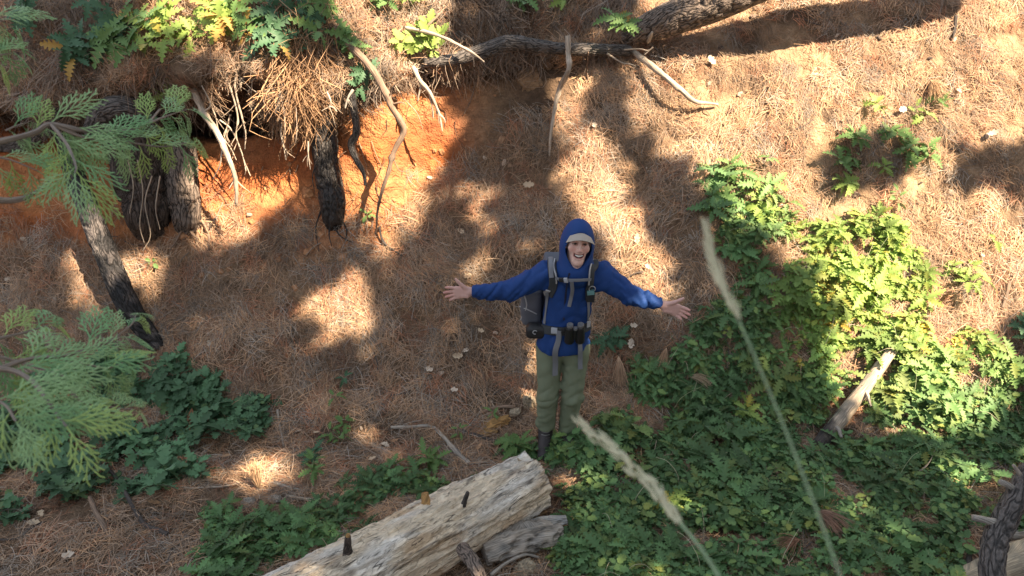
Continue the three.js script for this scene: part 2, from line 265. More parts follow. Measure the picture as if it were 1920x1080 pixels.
// ---------- pine needles lying on the ground ----------
function needleTile(n, spread, sp, len0, len1, w, lift) {
  const pos = [], idx = [], col = [];
  for (let i = 0; i < n; i++) {
    const a = gauss() * sp, L = rr(len0, len1), cx = gauss() * spread, cz = gauss() * spread, y0 = rr(0, lift), bend = gauss() * 0.5, tilt = gauss() * 0.14, S = 3, tone = rr(0.55, 1.35), warm = rr(-0.12, 0.14);
    const roll = rr(-0.6, 0.6), o = pos.length / 3;
    for (let k = 0; k <= S; k++) {
      const t = k / S - 0.5, aa = a + bend * t, x = cx + Math.cos(aa) * L * t, z = cz + Math.sin(aa) * L * t, y = y0 + tilt * L * t + 0.03 * (0.25 - t * t), ww = w * (k === S ? 0.35 : 1);
      pos.push(x - Math.sin(aa) * ww / 2, y - roll * ww / 2, z + Math.cos(aa) * ww / 2, x, y + ww * 0.3, z, x + Math.sin(aa) * ww / 2, y + roll * ww / 2, z - Math.cos(aa) * ww / 2);
      for (let j = 0; j < 3; j++) col.push(tone * (1 + warm), tone, tone * (1 - warm));
      if (k < S) { const b = o + k * 3; idx.push(b, b + 1, b + 3, b + 1, b + 4, b + 3, b + 1, b + 2, b + 4, b + 2, b + 5, b + 4); }
    }
  }
  return rawGeo(pos, idx, null, col);
}
const needleMat = new THREE.MeshStandardMaterial({ vertexColors: true, roughness: 0.75, side: THREE.DoubleSide });
function instanced(name, geo, mat, list, label, category) {      // list of [matrix, color]
  const m = new THREE.InstancedMesh(geo, mat, list.length); m.name = numbered(name); m.castShadow = m.receiveShadow = true;
  list.forEach(([mm, c], i) => { m.setMatrixAt(i, mm); if (c) m.setColorAt(i, c); }); scene.add(m); return label ? tag(m, label, category, null, 'stuff') : m;
}
const basis = new THREE.Matrix4();
function frame(p, n, dirx, s = 1, sy = s) { const x = dirx.clone().addScaledVector(n, -dirx.dot(n)).normalize(), z = V().crossVectors(x, n); return new THREE.Matrix4().makeBasis(x.multiplyScalar(s), n.clone().multiplyScalar(sy), z.multiplyScalar(s)).setPosition(p); }
{
  const kinds = [0, 1, 2, 3].map(i => ({ geo: needleTile([34, 30, 34, 24][i], [0.08, 0.07, 0.085, 0.06][i], [0.75, 1.1, 1.7, 0.9][i], [0.08, 0.06, 0.08, 0.04][i], [0.19, 0.16, 0.19, 0.1][i], [0.0027, 0.0025, 0.0028, 0.0036][i], 0.028), list: [] }));
  scatter(16500, (p, n, k, bare) => {
    const lipUnder = k > 3.2 && k < 5.9 && p.x < 0.3;
    const patch = sstep(-0.45, 0.05, fbm(p.x * 3.4, p.y * 3.4, p.z * 3.4 + 3, 2));
    const dens = lipUnder ? 0.02 * sstep(0.9, 0.3, bare) : (1 - 0.9 * bare) * lerp(0.3, 1, patch);
    if (R() > dens) return;
    const steep = 1 - sstep(0.75, 0.97, n.y), slump = noise(p.x * 1.6, p.y * 1.6, p.z * 1.6), sunny = sstep(0.5, 1.3, p.x) * sstep(0.7, 1.4, p.y);
    const kind = kinds[R() < 0.6 * sunny ? 3 : R() < 0.3 ? 1 : R() < 0.45 * steep ? 0 : 2];
    const a = steep > 0.3 ? Math.PI / 2 + gauss() * 1.1 + slump * 1.6 : rr(0, 6.28), d = V(Math.cos(a), 0, Math.sin(a)); if (steep > 0.3) d.y = -Math.sin(a) * 0.9;
    const g = R(), tone = rr(0.7, 1.25) * (1 + 0.5 * fbm(p.x * 1.9, p.y * 1.9, p.z * 1.9, 2));
    const c = g < 0.42 ? C(0.37, 0.255, 0.175) : g < 0.72 ? C(0.46, 0.295, 0.18) : g < 0.85 ? C(0.37, 0.18, 0.105) : C(0.34, 0.285, 0.235);
    const nn = n.clone().add(V(gauss() * 0.2, gauss() * 0.2, gauss() * 0.2)).normalize();
    kind.list.push([frame(p.addScaledVector(n, 0.002), nn, d, rr(0.75, 1.25)), c.multiplyScalar(tone)]);
  });
  const big = new THREE.Group(); big.name = 'needle_litter'; tag(big, 'brown pine needles strewn over the whole bank and gully floor', 'pine needles', null, 'stuff'); scene.add(big);
  kinds.forEach(k => { const m = instanced('needles', k.geo, needleMat, k.list); m.userData.kind = 'stuff'; big.add(m); });
  // broken twigs and bark flakes lying among the needles
  const twig = limb([V(-0.05, 0, 0), V(-0.01, 0.006, 0.006), V(0.05, 0, -0.004)], [0.0032, 0.0022], { seg: 8, rad: 5 }), flake = (() => { const g = new THREE.IcosahedronGeometry(0.016, 2), p = g.attributes.position; for (let i = 0; i < p.count; i++) { const k = 1 + 0.5 * noise(p.getX(i) * 60, p.getY(i) * 60, p.getZ(i) * 60); p.setXYZ(i, p.getX(i) * 1.3 * k, p.getY(i) * 0.3 * k, p.getZ(i) * 0.8 * k); } g.computeVertexNormals(); return g; })();
  const tl = [], fl = []; scatter(900, (p, n, k, bare) => { if (k > 3 && k < 6.2 && p.x < 0.4) return; const a = rr(0, 6.28), d = V(Math.cos(a), 0, Math.sin(a)), t = rr(0.5, 1.2); if (R() < 0.45) tl.push([frame(p.addScaledVector(n, 0.016), n, d, rr(0.6, 2.2)), R() < 0.4 ? C(0.1, 0.08, 0.07) : C(0.36 * t, 0.28 * t, 0.22 * t)]); else fl.push([frame(p.addScaledVector(n, 0.014), n.clone().add(V(gauss() * 0.4, gauss() * 0.4, 0)).normalize(), d, rr(0.5, 1.5)), R() < 0.5 ? C(0.14 * t, 0.1 * t, 0.08 * t) : C(0.5 * t, 0.39 * t, 0.3 * t)]); });
  const plain = std(C(1, 1, 1), 0.9); [['twigs', twig, tl], ['bark_flakes', flake, fl]].forEach(([nm, g, l]) => { const m = instanced(nm, g, plain, l); m.userData.kind = 'stuff'; big.add(m); });
  // crumbled soil at the foot of the clay wall
  const clod = new THREE.IcosahedronGeometry(0.016, 2); { const p = clod.attributes.position; for (let i = 0; i < p.count; i++) { const k = 1 + 0.55 * noise(p.getX(i) * 70, p.getY(i) * 70, p.getZ(i) * 70); p.setXYZ(i, p.getX(i) * k, p.getY(i) * k * 0.8, p.getZ(i) * k); } clod.computeVertexNormals(); }
  const cl = []; scatter(9000, (p, n, k, bare) => { if (cl.length > 420 || k < 2.45 || k > 4 || p.x > 0.4 || R() > (k < 3.3 ? 0.5 : 0.16)) return; const t = rr(0.7, 1.1), f = bare; cl.push([frame(p, n, V(gauss(), gauss(), gauss()), rr(0.3, 1.7) * (R() < 0.1 ? 1.8 : 1)), C(lerp(0.34, 0.5, f) * t, lerp(0.22, 0.24, f) * t, lerp(0.14, 0.11, f) * t)]); });
  const cm = instanced('soil_clods', clod, std(C(1, 1, 1), 1), cl, 'small clods of crumbled soil at the foot of the clay wall', 'soil clods');
}

// ---------- wood: logs, trunks, roots and sticks ----------
const barkTex = noiseTex(512, (u, v) => { const r = Math.abs(noise(u * 14 + 0.4 * noise(u * 9, v * 9), v * 5, 1)), f = fbm(u * 40, v * 24, 3, 3), c = sstep(0.02, 0.2, r), k = 0.5 + 0.38 * c + 0.22 * f; return [k, k * 0.98, k * 0.96]; });
const barkBump = noiseTex(512, (u, v) => { const r = Math.abs(noise(u * 14 + 0.4 * noise(u * 9, v * 9), v * 5, 1)), k = sstep(0.0, 0.25, r) * 0.7 + 0.3 * (0.5 + fbm(u * 40, v * 24, 3, 3)); return [k, k, k]; }, true);
const grainTex = noiseTex(512, (u, v) => { const g = fbm(u * 60, v * 4, 2, 3), b = fbm(u * 6, v * 5, 7, 3), k = 0.84 + 0.22 * g + 0.2 * b; return [k, k * (0.99 - 0.03 * b), k * (0.97 - 0.06 * b)]; });
const grainBump = noiseTex(512, (u, v) => { const k = 0.5 + 0.5 * fbm(u * 60, v * 4, 2, 3); return [k, k, k]; }, true);
for (const t of [barkTex, barkBump]) t.repeat.set(3, 2); for (const t of [grainTex, grainBump]) t.repeat.set(4, 2);
const wood = (r, g, b, ro = 0.85) => std(C(r, g, b), ro, { map: grainTex, bumpMap: grainBump, bumpScale: 0.004 });
const bark = (r, g, b, ro = 0.9) => std(C(r, g, b), ro, { map: barkTex, bumpMap: barkBump, bumpScale: 0.012 });
const M = { grey: wood(0.52, 0.47, 0.42), white: wood(0.62, 0.52, 0.43), brown: wood(0.34, 0.24, 0.18), dark: wood(0.1, 0.085, 0.08), orange: wood(0.62, 0.36, 0.14), rot: wood(0.38, 0.22, 0.11), cream: wood(0.66, 0.55, 0.41),
  char: bark(0.06, 0.055, 0.055, 0.6), charGrey: bark(0.16, 0.145, 0.14, 0.75), pine: bark(0.27, 0.22, 0.19), rootbark: bark(0.13, 0.1, 0.085) };
const barkLump = (k = 0.16, f = 18) => (u, a, x, y, z) => k * (sstep(0.0, 0.22, Math.abs(noise(Math.cos(a) * 2.1 + f, Math.sin(a) * 2.1, u * (f > 20 ? 13 : 6)) + 0.25 * noise(x * 30, y * 30, z * 30))) - 0.6) + 0.08 * noise(x * 5, y * 5, z * 5);
const twigLump = (u, a, x, y, z) => 0.3 * fbm(x * 17, y * 17, z * 17, 2) + 0.35 * sstep(0.35, 0.6, noise(x * 11 + 5, y * 11, z * 11));
function stick(label, mat, pts, r0, r1, { name = 'stick', category = 'stick', group, twigs = [], bump = twigLump, rad = 8, mid } = {}) {
  const g = limb(pts, mid ? [r0, mid, r1] : [r0, r1], { seg: Math.max(14, pts.length * 7), rad, bump });
  if (category === 'root') for (let i = 0; i < 3; i++) { const k = 1 + Math.floor(R() * (pts.length - 2)), p = pts[k], d = V(gauss() * 0.8, -0.8 - R() * 0.4, 0.1 + gauss() * 0.4).normalize(), l = rr(0.05, 0.15), m = p.clone().addScaledVector(d, l * 0.5).add(V(gauss() * 0.02, 0, gauss() * 0.02)); twigs = [...twigs, [[p.clone(), m, p.clone().addScaledVector(d, l).add(V(gauss() * 0.03, 0, 0))], Math.max(0.003, r1 * 0.5), 0.0015]]; }
  if (!twigs.length) { const m = mesh(name, g, mat); return tag(m, label, category, group); }
  const t = thing(name, label, category, group); mesh('shaft', g, mat, t);
  for (const [pp, a, b] of twigs) mesh('twig', limb(pp, [a, b], { seg: 12, rad: 6, bump: twigLump }), mat, t);
  return t;
}
const Ps = (arr, lift = 0.02) => arr.map(([x, y, l]) => P(x, y, l ?? lift));
const Zs = arr => arr.map(([x, y, s]) => PZ(x, y, s));

const logTex = noiseTex(1024, (u, v) => { const w = u * 34 + 0.8 * noise(u * 12, v * 12, 2), c = sstep(0.07, 0.0, Math.abs(noise(w, v * 5, 1))) * sstep(-0.1, 0.25, noise(u * 12, v * 8, 5)), fl = fbm(u * 9, v * 7, 3, 4), e = sstep(0.035, 0, Math.abs(fl - 0.12)) * 0.5, s = fbm(u * 90, v * 30, 9, 2), k = 0.93 + 0.1 * s + 0.14 * fl - 0.5 * c * sstep(-0.2, 0.4, noise(u * 5, v * 4, 15)) - 0.3 * e - 0.2 * sstep(0.45, 0.7, fbm(u * 26, v * 11, 12, 3)); return [k, k * 0.985, k * 0.965]; }); logTex.repeat.set(2, 1);
// the pale barkless log in the foreground
{
  const A = P(1000, 902, 0.3), B0 = P(700, 1062, 0.29), dir = B0.clone().sub(A).setY(0).normalize(); const B = A.clone().addScaledVector(dir, 3.4); B.y = A.y + 0.08;
  const t = thing('fallen_log', 'thick pale barkless log lying across the gully floor below the hiker', 'log');
  const bump = (u, a, x, y, z, tt) => { const w = a * 3; const pl = fbm(w * 1.6 + 3, u * 2.2, 6, 3); return 0.09 * fbm(Math.cos(a) * 1.5, Math.sin(a) * 1.5, u * 1.2, 2) + 0.05 * sstep(0.0, 0.06, pl) + 0.035 * sstep(0.3, 0.34, fbm(w * 3, u * 2.5, 11, 3)) - 0.07 * sstep(0.05, 0, Math.abs(noise(w * 4.5 + 0.4 * noise(u * 3, w), u * 0.9, 13))) * sstep(-0.2, 0.2, noise(w, u * 2, 21)) - 0.1 * sstep(0.12, 0.0, Math.abs(noise(w + 0.5 * noise(u * 2, w), u * 0.7, 3))) * sstep(-0.1, 0.3, noise(w * 0.7, u * 1.5, 8)) + 0.035 * fbm(w * 6, u * 4, 2, 3) - 0.16 * sstep(0.05, 0, tt) * clamp(0.5 + 1.2 * noise(a * 2.2, u * 9, 4)); };
  const pts = [A, A.clone().lerp(B, 0.35).add(V(0, 0.01, 0)), A.clone().lerp(B, 0.7), B];
  const geo = limb(pts, [0.2, 0.215, 0.24, 0.26], { seg: 400, rad: 150, bump });
  setColors(geo, (x, y, z, i) => { const u = geo.attributes.uv.getY(i), v = geo.attributes.uv.getX(i);
    const w = v + 0.03 * noise(u * 5, v * 6), g = sstep(-0.15, 0.45, fbm(w * 5, u * 1.6, 3, 4)), st = sstep(0.1, 0.55, fbm(w * 7 + 4, u * 2.2, 9, 4)), dk = sstep(0.07, 0.0, Math.abs(noise(w * 16, u * 1.3, 5))) * sstep(-0.05, 0.35, noise(w * 5, u * 2.6, 7)), blot = sstep(0.35, 0.7, fbm(w * 10, u * 5, 1, 3));
    let c = [0.84, 0.72, 0.56]; const mx = (t2, k2) => { c = c.map((q, k) => lerp(q, t2[k], k2)); }; mx([0.84, 0.8, 0.74], g); mx([0.52, 0.33, 0.17], 0.6 * st * (1 - 0.6 * g)); mx([0.3, 0.26, 0.22], 0.7 * blot); mx([0.1, 0.085, 0.075], 0.85 * dk); return c; });
  mesh('trunk', geo, new THREE.MeshStandardMaterial({ vertexColors: true, roughness: 0.85, map: logTex, bumpMap: logTex, bumpScale: 0.012, side: THREE.DoubleSide }), t);
  const stub = (px, py, d, len, r, mat, tipMat) => { // a broken branch stub standing on the log
    const axis = B.clone().sub(A).normalize(); let p, o; for (d = 4; d < 6.2; d += 0.01) { p = PD(px, py, d); o = A.clone().addScaledVector(axis, p.clone().sub(A).dot(axis)); if (p.distanceTo(o) < 0.215) break; } const n = p.clone().sub(o).normalize(); p = o.clone().addScaledVector(n, 0.18);
    const tilt = n.clone().add(V(0.08, 0.25, -0.2)).normalize(), e = p.clone().addScaledVector(tilt, len + 0.05);
    const s = mesh('branch_stub', limb([p, p.clone().lerp(e, 0.5), e], [r * 1.7, r, r * 0.75], { rad: 10, seg: 10, bump: barkLump(0.15, 30) }), mat, t);
    if (tipMat) mesh('cut_face', limb([e.clone().addScaledVector(tilt, -0.01), e.clone().addScaledVector(tilt, 0.014)], [r * 0.72, r * 0.5], { rad: 10, seg: 4, smooth: false, bump: (u, a) => 0.15 * noise(a * 2, u * 90) }), tipMat, s);
  };
  stub(651, 1040, 4.62, 0.1, 0.022, M.rootbark, M.orange); stub(868, 950, 5.0, 0.1, 0.015, M.dark); stub(798, 945, 5.15, 0.05, 0.028, M.orange); stub(572, 1050, 4.6, 0.04, 0.025, M.orange);
  const e0 = PD(868, 1030, 4.75), e1 = PD(890, 1060, 4.55), e2 = PD(905, 1095, 4.45); const b2 = mesh('branch_stub', limb([e0, e1, e2], [0.042, 0.04, 0.034], { rad: 12, seg: 16, bump: barkLump(0.12, 30) }), M.pine, t);
  // ragged broken end: splinters round the rim
  for (let i = 0; i < 16; i++) { const a = rr(0, 6.28), n = V(0, Math.cos(a), 0).addScaledVector(V().crossVectors(dir, V(0, 1, 0)), Math.sin(a)), p = A.clone().addScaledVector(n, rr(0.12, 0.185)).addScaledVector(dir, 0.1), e = p.clone().addScaledVector(dir, -rr(0.02, 0.09)); mesh('splinter', limb([p, e], [rr(0.02, 0.045), 0.006], { rad: 6, seg: 6, flat: 0.5, bump: twigLump }), R() < 0.5 ? M.cream : M.grey, t); }
}
// weathered slabs of a second rotten trunk just right of the log
{
  const t = thing('rotten_wood', 'grey cracked slab of rotten wood beside the broken end of the pale log', 'broken log');
  const a = P(930, 1020, 0.06), b = P(1066, 990, 0.05);
  const slab = (p, q, r, fl, mat, k) => mesh('slab', limb([p, p.clone().lerp(q, 0.5).add(V(0, 0.015, 0)), q], [r * 0.8, r, r * 0.7], { rad: 44, seg: 90, flat: fl, bump: (u, an, x, y, z, tt) => 0.22 * fbm(x * 7, y * 7, z * 7, 3) - 0.4 * sstep(0.16, 0, Math.abs(noise(an * 3.3 + k, u * 3.5, k))) - 0.5 * sstep(0.86, 1, tt) * (0.5 + noise(an * 3, k)) }), mat, t);
  slab(P(905, 1035, 0.08), P(1050, 992, 0.08), 0.1, 1.3, M.grey, 3); slab(P(960, 1000, 0.1), P(1062, 975, 0.12), 0.05, 1.2, wood(0.62, 0.6, 0.58), 8); slab(P(930, 1000, 0.1), P(1020, 955, 0.06), 0.055, 1.1, M.rot, 5);
  for (let i = 0; i < 7; i++) { const p = P(rr(985, 1030), rr(978, 1012), 0.16), q = p.clone().add(V(rr(0.12, 0.22), rr(-0.03, 0.01), rr(-0.08, -0.02))); mesh('splinter', limb([p, q], [0.014, 0.004], { rad: 5, seg: 8, flat: 0.6, bump: twigLump }), [M.grey, M.white, M.rot][i % 3], t); }
}
// the lit dead branch in the green cover on the right
{
  const t = thing('dead_branch', 'bleached dead branch with short snags lying in sunlit green cover on the right', 'branch');
  const pts = [P(1533, 838, 0.03), P(1580, 780, 0.1), P(1640, 702, 0.12), P(1690, 632, 0.08)];
  const g = limb(pts, [0.054, 0.056, 0.048, 0.034], { seg: 40, rad: 14, bump: (u, a, x, y, z) => 0.12 * fbm(x * 9, y * 9, z * 9, 2) });
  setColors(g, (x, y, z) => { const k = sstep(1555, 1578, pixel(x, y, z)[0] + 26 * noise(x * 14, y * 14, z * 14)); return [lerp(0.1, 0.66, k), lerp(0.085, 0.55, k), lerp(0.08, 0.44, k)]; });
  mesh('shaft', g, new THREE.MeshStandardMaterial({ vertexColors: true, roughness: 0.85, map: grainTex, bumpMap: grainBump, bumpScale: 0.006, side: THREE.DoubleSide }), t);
  mesh('snag', limb([P(1563, 800, 0.12), P(1572, 805, 0.17), P(1578, 820, 0.18)], [0.022, 0.018, 0.01], { rad: 8, seg: 10, bump: twigLump }), M.grey, t);
  mesh('snag', limb([P(1622, 728, 0.14), P(1628, 745, 0.18), P(1633, 762, 0.19)], [0.02, 0.014, 0.008], { rad: 8, seg: 10, bump: twigLump }), M.white, t);
}
// lower right corner: dark dead stem with pale snags, pale log under it
{
  const t = thing('dead_sapling', 'dark rough dead stem with pale broken snags at the lower right edge', 'dead stem');
  mesh('shaft', limb([PD(1935, 880, 4.7), PD(1898, 950, 4.6), PD(1868, 1010, 4.5), PD(1860, 1060, 4.4), PD(1866, 1110, 4.35)], [0.052, 0.055, 0.055, 0.052, 0.055], { seg: 50, rad: 16, bump: barkLump(0.2, 26) }), M.charGrey, t);
  for (const [a, b, r, d] of [[[1866, 980], [1823, 971], 0.018, 4.5], [[1900, 915], [1874, 903], 0.016, 4.6], [[1912, 890], [1900, 872], 0.01, 4.6]]) mesh('snag', limb([PD(a[0], a[1], d), PD((a[0] + b[0]) / 2, (a[1] + b[1]) / 2 - 1, d - 0.02), PD(b[0], b[1], d - 0.04)], [r, r * 0.9, r * 0.8], { rad: 9, seg: 8, bump: twigLump }), M.grey, t);
  const l = thing('pale_log', 'pale peeled log in the lower right corner with one short dark snag', 'log');
  mesh('trunk', limb([P(1800, 1085, 0.06), P(1880, 1062, 0.1), P(1985, 1030, 0.12)], [0.05, 0.1, 0.13], { rad: 26, seg: 40, bump: (u, a, x, y, z) => 0.1 * fbm(x * 8, y * 8, z * 8, 3) }), M.cream, l);
  mesh('snag', limb([P(1816, 1072, 0.1), P(1817, 1050, 0.14), P(1818, 1032, 0.14)], [0.02, 0.016, 0.015], { rad: 9, seg: 8, bump: twigLump }), M.dark, l);
  stick('short grey weathered wood piece behind the dark stem at the lower right edge', M.grey, Ps([[1868, 1005, 0.04], [1900, 1004, 0.05], [1940, 1000, 0.05]]), 0.03, 0.034, { name: 'wood_piece', category: 'wood', bump: (u, a, x, y, z) => 0.25 * noise(x * 18, y * 18, z * 18) });
}
// the charred leaning stem on the left
{
  const t = thing('charred_stem', 'charred leaning tree stem on the left between the two cedar boughs', 'dead stem');
  const pts = [P(296, 652, 0.0), P(240, 572, 0.2), P(196, 470, 0.35), P(165, 390, 0.4), P(140, 330, 0.4), P(118, 240, 0.3)];
  const g = limb(pts, [0.065, 0.082, 0.084, 0.075, 0.07, 0.07], { seg: 110, rad: 34, bump: barkLump(0.17, 15) });
  setColors(g, (x, y, z) => { const k = sstep(0.05, 0.4, fbm(x * 11, y * 6, z * 11, 3)); return [lerp(0.035, 0.15, k), lerp(0.034, 0.135, k), lerp(0.038, 0.135, k)]; });
  mesh('shaft', g, new THREE.MeshStandardMaterial({ vertexColors: true, roughness: 0.7, map: barkTex, bumpMap: barkBump, bumpScale: 0.012, side: THREE.DoubleSide }), t);
  mesh('twig', limb([P(288, 640, 0.06), P(284, 668, 0.05), P(283, 690, 0.02)], [0.01, 0.004], { rad: 6, seg: 8 }), M.dark, t);
}
// fallen trunk over the bank edge at the top, and the dark limb running from it
{
  const t = thing('fallen_pine', 'thick fallen pine trunk with grey plated bark resting on the bank at the top', 'tree trunk');
  const pts = [PZ(1165, 72, 2.32), PZ(1250, 38, 2.22), PZ(1340, 4, 2.12), PZ(1460, -50, 2.05), PZ(1750, -175, 2.0), PZ(2300, -430, 1.9)];
  mesh('trunk', limb(pts, [0.08, 0.135, 0.15, 0.155, 0.16, 0.18], { seg: 150, rad: 54, bump: (u, a, x, y, z, tt) => 0.1 * (sstep(0, 0.16, Math.abs(noise(a * 2.4 + 0.6 * noise(u * 5, a * 2), u * 7, 4))) - 0.7) + 0.05 * fbm(x * 7, y * 7, z * 7, 2) }), M.pine, t);
  const l = thing('dark_limb', 'dark crooked limb along the lip of the bank below the fallen trunk', 'branch');
  mesh('shaft', limb([PZ(796, 118, 1.72), PZ(850, 112, 1.7), PZ(905, 96, 1.75), PZ(955, 80, 1.82), PZ(1005, 86, 1.92), PZ(1060, 92, 2.0), PZ(1120, 93, 2.08), PZ(1180, 95, 2.2)], [0.035, 0.05, 0.058, 0.06, 0.05, 0.047, 0.05, 0.045], { seg: 90, rad: 18, bump: barkLump(0.14, 24) }), M.charGrey, l);
}
// charred root columns hanging from the bank
{
  const col = (label, mat, pts, rs, k) => { const t = thing('root_stump', label, 'root'); mesh('shaft', limb(pts, rs, { seg: 80, rad: 30, bump: barkLump(k, 14) }), mat, t); return t; };
  const a = col('broad blackened root mass under the upper cedar bough, hung with thin white rootlets', M.rootbark, [PZ(240, 190, 1.55), PZ(255, 270, 1.42), PZ(268, 350, 1.32), PZ(278, 400, 1.28), P(286, 440, -0.2), P(288, 470, -0.35)], [0.2, 0.22, 0.2, 0.17, 0.13, 0.1], 0.2);
  for (const l of [[[258, 300], [268, 360], [262, 420], [270, 455]], [[285, 330], [272, 380], [282, 440], [268, 470]], [[240, 300], [250, 350], [243, 400]], [[300, 330], [292, 390], [300, 430]]]) mesh('rootlet', limb(l.map(([x, y], i) => PZ(x, y, 1.06 + 0.0 * i)), [0.006, 0.003], { rad: 5, seg: 20 }), M.white, a);
  const b = col('sunlit grey barked root with dark cracks right of the blackened root mass', M.pine, [PZ(335, 270, 1.5), PZ(340, 330, 1.38), PZ(346, 380, 1.32), PZ(350, 408, 1.3), P(354, 440, -0.16), P(356, 470, -0.3)], [0.12, 0.12, 0.12, 0.11, 0.09, 0.06], 0.26);
  for (const l of [[[366, 405], [345, 425], [328, 455], [318, 470]], [[372, 405], [385, 425], [392, 445], [392, 470]], [[352, 425], [362, 440], [372, 448]]]) mesh('rootlet', limb(l.map(([x, y]) => P(x, y, 0.05)), [0.014, 0.006], { rad: 6, seg: 16, bump: twigLump }), M.brown, b);
  col('narrow charred root column beside the lit orange clay hollow', M.char, [PZ(600, 165, 1.55), PZ(606, 240, 1.5), PZ(612, 310, 1.4), PZ(622, 370, 1.33), PZ(624, 400, 1.31), P(628, 436, -0.16), P(630, 470, -0.3)], [0.12, 0.1, 0.09, 0.1, 0.085, 0.07, 0.05], 0.3).name && [[[602, 395], [592, 428], [598, 472]], [[638, 405], [650, 432], [647, 452]], [[620, 420], [617, 440], [622, 462]], [[626, 425], [640, 444], [662, 455]], [[596, 300], [586, 330], [590, 360]]].forEach((l, i) => mesh('rootlet', limb(l.map(([x, y], k) => i === 4 ? PZ(x, y, 1.3) : P(x, y, 0.05 - 0.018 * k)), [0.008, 0.0025], { rad: 6, seg: 14, bump: twigLump }), M.char, scene.children[scene.children.length - 1]));
  col('grey barked root arching out of the bank above the upper cedar bough', M.charGrey, [PZ(178, 250, 1.3), PZ(190, 218, 1.25), PZ(215, 200, 1.22), PZ(250, 206, 1.25), PZ(285, 232, 1.35)], [0.08, 0.085, 0.08, 0.08, 0.07], 0.16);
  const w = thing('washed_root', 'rough blackened root washed out under the dark bank edge at the far left', 'root'); mesh('shaft', limb([PZ(-20, 275, 1.55), PZ(60, 262, 1.45), PZ(130, 182, 1.35), PZ(165, 150, 1.35)], [0.05, 0.06, 0.05, 0.04], { seg: 40, rad: 16, bump: barkLump(0.16, 20) }), M.charGrey, w);
}
// roots and sticks hanging from the lip
stick('long white root hanging from the bank edge right of the upper cedar bough', M.white, Zs([[362, 168, 1.3], [385, 215, 1.22], [410, 255, 1.15], [428, 295, 1.1], [441, 335, 1.08], [444, 383, 1.08]]), 0.026, 0.012, { name: 'hanging_root', category: 'root', mid: 0.024, twigs: [[Zs([[383, 210, 1.22], [395, 195, 1.2], [378, 160, 1.22]]), 0.008, 0.004], [Zs([[418, 275, 1.13], [412, 310, 1.12], [400, 335, 1.15]]), 0.007, 0.003]] });
{
  const G = 'thin pale roots dangling in the dark hollow under the bank';
  [[[[421, 108], [424, 140], [432, 165], [441, 195], [447, 225], [442, 255], [455, 290], [462, 320]], 0.009], [[[449, 122], [441, 150], [443, 180], [452, 215], [460, 250], [458, 280]], 0.01], [[[473, 150], [470, 190], [472, 212]], 0.006], [[[430, 120], [450, 145], [470, 165], [484, 175]], 0.006], [[[395, 150], [394, 190], [404, 220], [412, 250], [430, 275], [444, 300]], 0.007], [[[412, 225], [432, 240], [445, 265], [458, 300], [470, 330]], 0.008], [[[405, 130], [412, 150], [418, 170]], 0.005], [[[463, 128], [455, 150], [450, 168]], 0.006], [[[432, 215], [424, 240], [420, 262]], 0.006],
    [[[530, 225], [526, 250], [532, 275], [536, 300]], 0.007], [[[578, 265], [578, 290], [583, 318]], 0.008]].forEach(([l, r], i) => stick(['kinked pale root at the left of the dark hollow', 'paler forked-looking root in the middle of the dark hollow', 'short straight rootlet at the right side of the dark hollow', 'thin root slanting to the right across the top of the dark hollow', 'long thin root at the left edge of the dark hollow', 'pale root low in the dark hollow near the orange clay', 'tiny rootlet at the top left of the dark hollow', 'tiny bent rootlet at the top right of the dark hollow', 'short rootlet low between longer ones in the dark hollow', 'thin wavy rootlet hanging left of the thatch', 'thin rootlet hanging from the tip of the thatch'][i], M.white, l.map(([x, y], k) => PZ(x + rr(-1, 1), y, 1.36 - 0.02 * k)), r, r * 0.45, { name: 'hanging_root', category: 'root', group: G, rad: 6 }));
}
stick('white hooked root hanging at the left side of the thatch', M.grey, Zs([[535, 160, 1.3], [526, 172, 1.26], [522, 195, 1.25], [517, 212, 1.25]]), 0.018, 0.007, { name: 'hanging_root', category: 'root', twigs: [[Zs([[522, 190, 1.25], [531, 203, 1.24]]), 0.008, 0.003]] });
stick('small pale forked twig hanging in the thatch', M.white, Zs([[613, 172, 1.24], [620, 190, 1.22], [617, 200, 1.22], [603, 208, 1.22]]), 0.008, 0.003, { name: 'hanging_root', category: 'root', twigs: [[Zs([[617, 199, 1.22], [626, 202, 1.22], [632, 210, 1.22]]), 0.006, 0.003]] });
stick('thick black wavy root hanging in front of the lit orange clay', M.char, Zs([[659, 176, 1.3], [664, 205, 1.27], [669, 245, 1.25], [659, 272, 1.24], [668, 298, 1.2], [682, 325, 1.16], [685, 348, 1.13]]), 0.03, 0.012, { name: 'hanging_root', category: 'root', rad: 12, mid: 0.03, bump: (u, a, x, y, z) => 0.2 * noise(x * 16, y * 16, z * 16) });
stick('short grey twig end above the thick black wavy root', M.grey, Zs([[662, 168, 1.28], [652, 185, 1.25], [647, 203, 1.24]]), 0.011, 0.006, { name: 'hanging_root', category: 'root' });
stick('long brown stick reaching from the bank top down across the lit orange clay', M.brown, Zs([[622, 45, 1.72], [650, 80, 1.55], [690, 120, 1.38], [718, 165, 1.28], [737, 205, 1.24], [757, 243, 1.22], [738, 285, 1.2], [729, 320, 1.16], [716, 360, 1.1], [708, 395, 1.12], [705, 440, 1.2]]), 0.032, 0.007, { name: 'hanging_root', category: 'root', mid: 0.024, rad: 10, twigs: [[Zs([[737, 195, 1.24], [752, 192, 1.22], [760, 196, 1.2]]), 0.008, 0.003], [Zs([[728, 185, 1.25], [737, 165, 1.22], [742, 158, 1.2]]), 0.006, 0.003], [Zs([[735, 292, 1.2], [750, 320, 1.2], [772, 318, 1.22]]), 0.005, 0.002]] });
